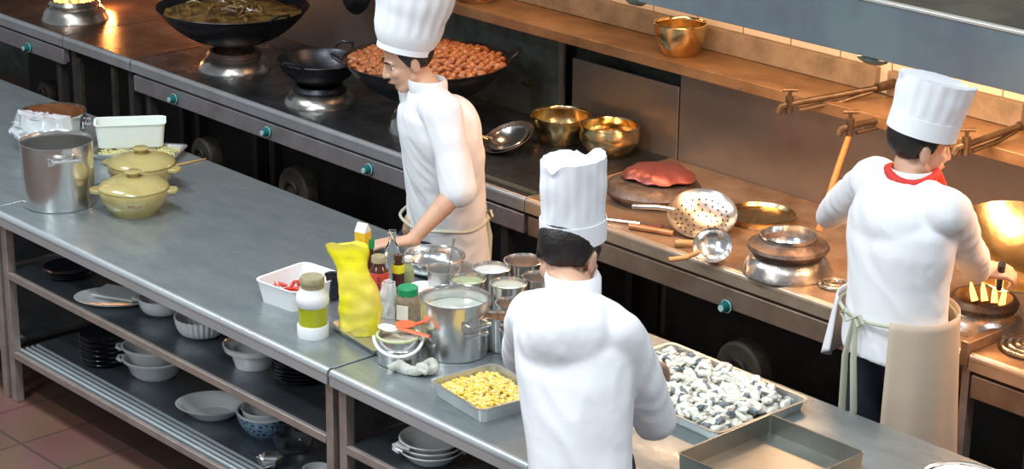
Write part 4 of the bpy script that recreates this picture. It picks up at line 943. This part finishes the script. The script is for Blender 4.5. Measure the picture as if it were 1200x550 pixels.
    def hairb(bm):
        H=lambda x,y,z: head+rH*x+fH*y+uH*z
        ell(bm,H(0,-.022,.034),(.080,.092,.088),RH); ell(bm,H(0,-.055,.008),(.062,.042,.040),RH)
        for s in (-1,1): cap(bm,H(s*.068,-.035,.02),H(s*.060,-.05,-.022),.014,.011)
        for s in (-1,1): cap(bm,H(s*.074,.012,.03),H(s*.075,.008,-.005),.008,.005)
    sdf('hair',hairb,'hair',.006,th,3,lambda c:.0008*noise.noise(c*90))
    # hat
    hc=head+uH*.052-fH*.006; R0,R1,hh=hatdims; ax=V(hatlean).normalized(); xr=(rH-ax*rH.dot(ax)).normalized(); yr=ax.cross(xr)
    bm=bmn(); seg=72; N=16; rings=[]
    for j in range(N+1):
        f=j/N
        if hatkind=='puff': r=R0+(R1-R0)*math.sin(min(1,f*1.35)*PI/2)+(.006*math.sin(f*9)); 
        else: r=R0+(R1-R0)*f
        z=hh*f; rg=[]
        for k in range(seg):
            a=2*PI*k/seg; pl_=(.0018*math.sin(a*18)*min(1,f*3) if f>.25 else 0)*(1.6 if hatkind=='puff' else 1)
            rr=r+pl_+.006*noise.noise(V((math.cos(a)*2,math.sin(a)*2,f*4)))*f; x=rr*math.cos(a); y=rr*1.12*math.sin(a)
            zz=z
            if f>.8:
                w=(f-.8)/.2
                if hatkind=='tall': zz-=w*(.028*math.exp(-((x+.015)/.022)**2))+w*.012*(1 if x<-.04 else 0)
                else: zz+=w*.014*math.sin(a*2+1)
            rg.append(bm.verts.new(hc+xr*x+yr*y+ax*zz))
        rings.append(rg)
    for s_ in (.72,.4,.1):
        rg=[]
        for k in range(seg):
            a=2*PI*k/seg; x=R1*s_*math.cos(a); y=R1*1.12*s_*math.sin(a); zz=hh-(.030*math.exp(-((x+.015)/.024)**2) if hatkind=='tall' else -.02*(1-s_)+.008*math.sin(a*3))-.008
            rg.append(bm.verts.new(hc+xr*x+yr*y+ax*zz))
        rings.append(rg)
    for a_,b_ in zip(rings,rings[1:]):
        for k in range(seg): bm.faces.new((a_[k],a_[(k+1)%seg],b_[(k+1)%seg],b_[k]))
    bm.faces.new(rings[-1])
    h=obj('chef_hat',bm,'hat',th); so=h.modifiers.new('s','SOLIDIFY'); so.thickness=.002
    bm=bmn(); rs=[]
    for z_,e_ in ((-.012,.003),(-.012,.006),(.045,.006),(.045,.003)):
        rs.append([bm.verts.new(hc+xr*(R0+e_)*math.cos(2*PI*k/48)+yr*(R0*1.12+e_)*math.sin(2*PI*k/48)+ax*z_) for k in range(48)])
    for a_,b_ in zip(rs,rs[1:]+rs[:1]):
        for k in range(48): bm.faces.new((a_[k],a_[(k+1)%48],b_[(k+1)%48],b_[k]))
    obj('hat_band',bm,'hat',h)
    # jacket
    hem=hip-spn*hemd
    def wrk(c):
        return .005*noise.noise(V((c.x*7,c.y*7,c.z*2.2)))+.006*noise.noise(V((c.x*13+c.z*8,c.y*13-c.z*5,c.z*3)))+.006*(.5-abs(noise.noise(V((c.x*16+c.z*12,c.y*16-c.z*8,c.z*4)))))
    def jk(bm):
        ctr=lambda f: hem.lerp(chest,f/.62) if f<.62 else chest.lerp(neck-spn*.01,(f-.62)/.38)
        R_=[]
        for f,wx,wy in ((0,.185,.150),(.08,.182,.148),(.25,.170,.135),(.40,.172,.135),(.58,.195,.140),(.72,.200,.135),(.84,.180,.118),(.93,.110,.085),(1,.070,.068)):
            k_=(jl+(jw-jl)*min(1,f/.6)); R_.append((ctr(f),rB*wx*k_,fB*wy*(.5+.5*k_)))
        loft(bm,R_)
        for i in range(2):
            cap(bm,neck-spn*.055,sh[i],.07,.072); cap(bm,sh[i],el[i],.073,.058)
            if sleeve[i]>.3: 
                e2=el[i]+(wj[i]-el[i])*sleeve[i]; cap(bm,el[i],e2,.058,.046 if sleeve[i]>.8 else .060)
            else:
                e2=el[i].lerp(sh[i],.02); cap(bm,sh[i].lerp(el[i],.6),e2+(el[i]-sh[i])*.02,.066,.066)
        ell(bm,chest-fB*.02+spn*.05,(.165*jw,.125,.13),RB)
    sdf('chef_jacket',jk,'jacket',.0085,th,7,wrk)
    bm=bmn(); cn=neck+spn*.012; rs=[]
    for r_,z_ in ((.072,-.022),(.074,.018),(.068,.030),(.063,.018),(.061,-.02)):
        rs.append([bm.verts.new(cn+rB*r_*math.cos(2*PI*k/36)+fB*r_*math.sin(2*PI*k/36)+spn*z_) for k in range(36)])
    for a_,b_ in zip(rs,rs[1:]+rs[:1]):
        for k in range(36): bm.faces.new((a_[k],a_[(k+1)%36],b_[(k+1)%36],b_[k]))
    obj('collar',bm,'jacket',th)
    def tr(bm):
        ell(bm,hip-V((0,0,.04)),(.16*jm,.125*jm,.12),RB)
        for i in range(2): cap(bm,hj[i],kn[i],.098*jm,.072); cap(bm,kn[i],ft[i]+V((0,0,.0)),.072,.062)
    sdf('trousers',tr,'navy',.011,th,5,lambda c:.005*noise.noise(V((c.x*12,c.y*12,c.z*7))))
    for i in range(2):
        f0=ft[i]; 
        def sb(bm): 
            cap(bm,f0-V((0,0,.035)),f0+fB*.13-V((0,0,.055)),.048,.034); cap(bm,f0-fB*.03-V((0,0,.045)),f0+fB*.05-V((0,0,.045)),.044,.044)
            bx_=0
        so_=sdf('shoe',sb,'shoe',.008,th,3)
        for v in so_.data.vertices: v.co.z=max(v.co.z,.001)
    return dict(th=th,B=B,hip=hip,chest=chest,neck=neck,rB=rB,fB=fB,spn=spn,sh=sh,el=el,wj=wj,hem=hem,kn=kn,ft=ft)
def apron(f,mat_='apron',a0=-1.9,a1=1.9,top=.10,bot=-.62,name='apron',off=.02):
    hip,rB,fB=f['hip'],f['rB'],f['fB']
    nu,nv=44,26; bm=bmn(); g=[]
    for i in range(nu):
        a=a0+(a1-a0)*i/(nu-1); row=[]
        for j in range(nv):
            t=j/(nv-1); z=top+(bot-top)*t; sx=.185+off+.03*t; sy=.15+off+.04*t
            k=1+.035*t*math.sin(a*7+1)+.02*t*math.sin(a*13)
            row.append(bm.verts.new(hip+rB*sx*k*math.sin(a)+fB*sy*k*math.cos(a)+V((0,0,z))))
        g.append(row)
    for i in range(nu-1):
        for j in range(nv-1): bm.faces.new((g[i][j],g[i+1][j],g[i+1][j+1],g[i][j+1]))
    o=obj(name,bm,mat_,f['th']); s=o.modifiers.new('s','SOLIDIFY'); s.thickness=.003; return o
def strings(f,drop=.5):
    hip,rB,fB=f['hip'],f['rB'],f['fB']
    bm=bmn()
    pts=[hip+rB*.200*math.cos(a)+fB*.165*math.sin(a)+V((0,0,.03+.004*math.sin(a*5))) for a in [2*PI*k/48 for k in range(48)]]
    tube(bm,pts,.006,8,closed=True)
    b=hip-fB*.168+V((0,0,.03))
    for s in (-1,1): tube(bm,[b+rB*s*.005,b+rB*s*.02-V((0,0,drop*.3))-fB*.012,b+rB*s*.028-V((0,0,drop*.7))-fB*.004,b+rB*s*.018-V((0,0,drop*(1 if s>0 else .85)))-fB*.01],[.006,.010,.011,.011],8,flat=.3)
    for s in (-1,1): tube(bm,[b,b+rB*s*.035+V((0,0,.02))-fB*.01,b+rB*s*.055-fB*.012,b+rB*s*.03-V((0,0,.02))-fB*.01,b],.005,8,flat=.5)
    obj('apron_strings',bm,'string',f['th'])
Z=V((0,0,1))
# left cook, behind the table, facing the table and looking left
LF=V((-.42,-.90,0)).normalized()
hipL=at(520,262,y=5.05); neckL=at(502,104,y=4.93); headL=at(478,70,y=4.90)
wl=at(482,281,y=4.66); wl.z=.845; wr_=at(505,235,y=5.02)
fL=figure('cook in white jacket and puffed hat behind the table, facing left, hand on the table','%s'and(hipL.x,hipL.y,0),hipL,hipL.lerp(neckL,.62)-LF*.03,neckL,headL,LF,(LF*.9-CR*.35-Z*.45),
   [wl,wr_],[V((.5,.6,-.3)),V((-.6,.5,-.3))],[LF*.9-Z*.06-V((.25,0,0)),LF*.9-Z*.6],[-Z,-Z-LF*.4],[(hipL.x+.12,hipL.y+.02),(hipL.x-.10,hipL.y+.03)],
   sleeve=(0,0),hatlean=Z+CR*.16-LF*.05,hatkind='puff',hatdims=(.088,.128,.24),UH=Z+LF*.2,hemd=.20,jw=1.14,jl=1.12,curl=(.25,.6))
apron(fL,top=-.08,off=.005); strings(fL,.3)
# centre cook, near side of the table, back to the viewer
CFv=V((-.30,.95,0)).normalized()
hipC=at(682,530,y=3.50); neckC=at(672,338,y=3.60); headC=at(668,297,y=3.655)
fC=figure('cook in white jacket seen from behind in the foreground, working over the table','%s'and(hipC.x,hipC.y,0),hipC,hipC.lerp(neckC,.62)-CFv*.02,neckC,headC,CFv,(CFv-Z*.42),
   [hipC+CFv*.43-V((.20,0,-.07)),hipC+CFv*.40+V((-.04,0,.10))],[V((-1,-.2,-.7)),V((.9,-.4,-.8))],[CFv*.8-Z*.35+CR*.2,CFv*.8-Z*.4],[-Z,-Z],[(hipC.x-.10,hipC.y-.03),(hipC.x+.10,hipC.y-.03)],
   sleeve=(.85,.85),hatlean=Z-CR*.02-CF*.02,hatkind='tall',hatdims=(.080,.083,.215),UH=Z+CFv*.15,shw=.125,jw=.82,jl=.80,hemd=.34,shd=.10)
# right cook at the range
RF=V((.22,.97,0)).normalized()
hipR=at(1052,372,y=5.00); neckR=at(1068,212,y=5.06); headR=at(1078,170,y=5.10)
wrR=at(1146,318,y=5.42); wrL=at(962,262,y=5.40)
fR=figure('cook with red neckerchief and beige apron at the right range, holding the tilted wok','%s'and(hipR.x,hipR.y,0),hipR,hipR.lerp(neckR,.62)-RF*.02,neckR,headR,RF,(RF*.6+CR*.75-Z*.25),
   [wrL,wrR],[V((-.8,-.3,-.6)),V((.8,-.4,-.6))],[RF*.8-V((.3,0,0))-Z*.1,RF*.7+V((.4,0,0))],[V((.5,0,-.8)),V((-.3,.2,-.9))],[(hipR.x-.11,hipR.y-.04),(hipR.x+.11,hipR.y-.02)],
   sleeve=(.9,.9),hatlean=Z+CR*.24,hatkind='tall',hatdims=(.094,.108,.165),UH=Z+CR*.12,curl=(.5,1.1),shw=.175)
apron(fR,'apron',a0=-1.3,a1=2.5,top=.05,bot=-.62); strings(fR,.42)
mi=(M.Translation(tossed.location)@tossed.rotation_quaternion.to_matrix().to_4x4()).inverted()
hw=fR['B']+fR['wj'][1]+(RF*.7+V((.4,0,0))).normalized()*.075-V((0,0,.018)); hl=mi@hw; dr=V((hl.x,hl.y,0)).normalized()
bm=bmn(); tube(bm,[dr*.238+V((0,0,.098)),(dr*.27+V((0,0,.108))).lerp(hl,.3),hl,hl+(hl-dr*.25).normalized()*.06],[.008,.011,.013,.013],10); obj('handle',bm,'iron',tossed)
def kerch(bm):
    n_,sp=fR['neck'],fR['spn']; 
    for k in range(20):
        a=2*PI*k/20; b=2*PI*(k+1)/20
        q=lambda t:n_+sp*(.022+.010*math.sin(t*2))+fR['rB']*.073*math.cos(t)+fR['fB']*.073*math.sin(t)
        cap(bm,q(a),q(b),.0145,.0145,10)
    cap(bm,n_+fR['fB']*.08+sp*.03,n_+fR['fB']*.13-sp*.03,.02,.012)
sdf('neckerchief',kerch,'redcloth',.005,fR['th'],3,lambda c:.002*noise.noise(c*60))
# white towel hanging from the left of the waist
bm=bmn(); g=[]
for i in range(14):
    row=[]
    for j in range(16):
        u=i/13;t=j/15; a=PI*1.02+u*.9; row.append(bm.verts.new(fR['hip']+fR['rB']*(.212+.02*t)*math.cos(a)+fR['fB']*(.175+.03*t)*math.sin(a)+V((0,0,.05-.20*t-.03*math.sin(u*4)*t))+V((.008*math.sin(u*14)*t,.008*math.sin(u*14)*t,0))))
    g.append(row)
for i in range(13):
    for j in range(15): bm.faces.new((g[i][j],g[i+1][j],g[i+1][j+1],g[i][j+1]))
o=obj('waist_towel',bm,'jacket',fR['th']); s=o.modifiers.new('s','SOLIDIFY'); s.thickness=.006
# ---------------------------------------------------------------- light
def area(name,loc,size,power,col,rot=(0,0,0)):
    l=bpy.data.lights.new(name,'AREA'); l.shape='RECTANGLE'; l.size,l.size_y=size; l.energy=power; l.color=col
    o=bpy.data.objects.new(name,l); C.objects.link(o); o.location=loc; o.rotation_euler=rot; return o
cool=(.88,.95,1)
for i,(x,y) in enumerate(((-8.2,3.2),(-5.6,3.0),(-3.0,2.8),(-5.2,1.2))): area('ceiling_and_fill_lamp',(x,y,4.3),(1.5,.5),88,cool,(math.radians(-6),0,0))
area('ceiling_and_fill_lamp',(-4.6,-.6,3.6),(1.6,1.0),62,cool,(math.radians(48),0,0))  # added camera-side fill, brightens the dishes below the tables
area('aisle_lamp',(-1.2,4.4,4.0),(1.2,.4),50,cool)
warm=(1,.58,.31)
for x,pw in ((-5.3,10),(-4.3,22),(-3.2,26)): area('hood_lamp',(x,5.72,1.80),(.7,.18),pw,warm)
area('hood_lamp',(-6.6,5.9,1.80),(.5,.15),5,warm)
def pt(loc,pw,col,r=.05):
    l=bpy.data.lights.new('flame_light','POINT'); l.energy=pw; l.color=col; l.shadow_soft_size=r; o=bpy.data.objects.new('flame_light',l); C.objects.link(o); o.location=loc
pt(at(122,-4,y=5.9),9,(1,.38,.1)); q=at(1172,330,y=5.6); pt(q,9,(1,.5,.18),.06)
w=bpy.data.worlds.new('world'); sc.world=w; w.use_nodes=True; bg=w.node_tree.nodes['Background']; bg.inputs[0].default_value=(.62,.70,.78,1); bg.inputs[1].default_value=.38
from collections import defaultdict
GN={'wok_burner':'burners on the ranges','iron_wok':'black woks','gas_blower':'gas blowers under the ranges','metal_bowl':'golden-lit and plain steel metal bowls','swing_tap':'swing taps on the wall','metal_tray':'metal trays on the work table','clay_casserole':'olive-yellow casseroles','sauce_bottle':'sauce bottles in the steel tray','steel_tin':'steel tins of sauces and powders','person':'cooks in white','work_table':'steel work tables','wok_range':'wok ranges along the wall','black_plate':'stacked black plates','white_bowl':'white bowls under the tables','stockpot':'steel stockpots','splash_plate':'splash plates','perforated_strainer':'strainers on the stove','steel_ladle':'steel ladles','orange_spoon':'orange spoons on the can','burner_ring':'low burner rings','pan_lid':'lids on the range','wooden_skewer':'thin skewers'}
for o in C.objects:
    if o.parent is None and 'label' in o and 'group' not in o and o.name.split('.')[0] in GN: o['group']=GN[o.name.split('.')[0]]
sc.view_settings.view_transform='Standard'; sc.view_settings.look='None'; sc.view_settings.exposure=0; sc.view_settings.gamma=1; sc.view_settings.use_curve_mapping=False
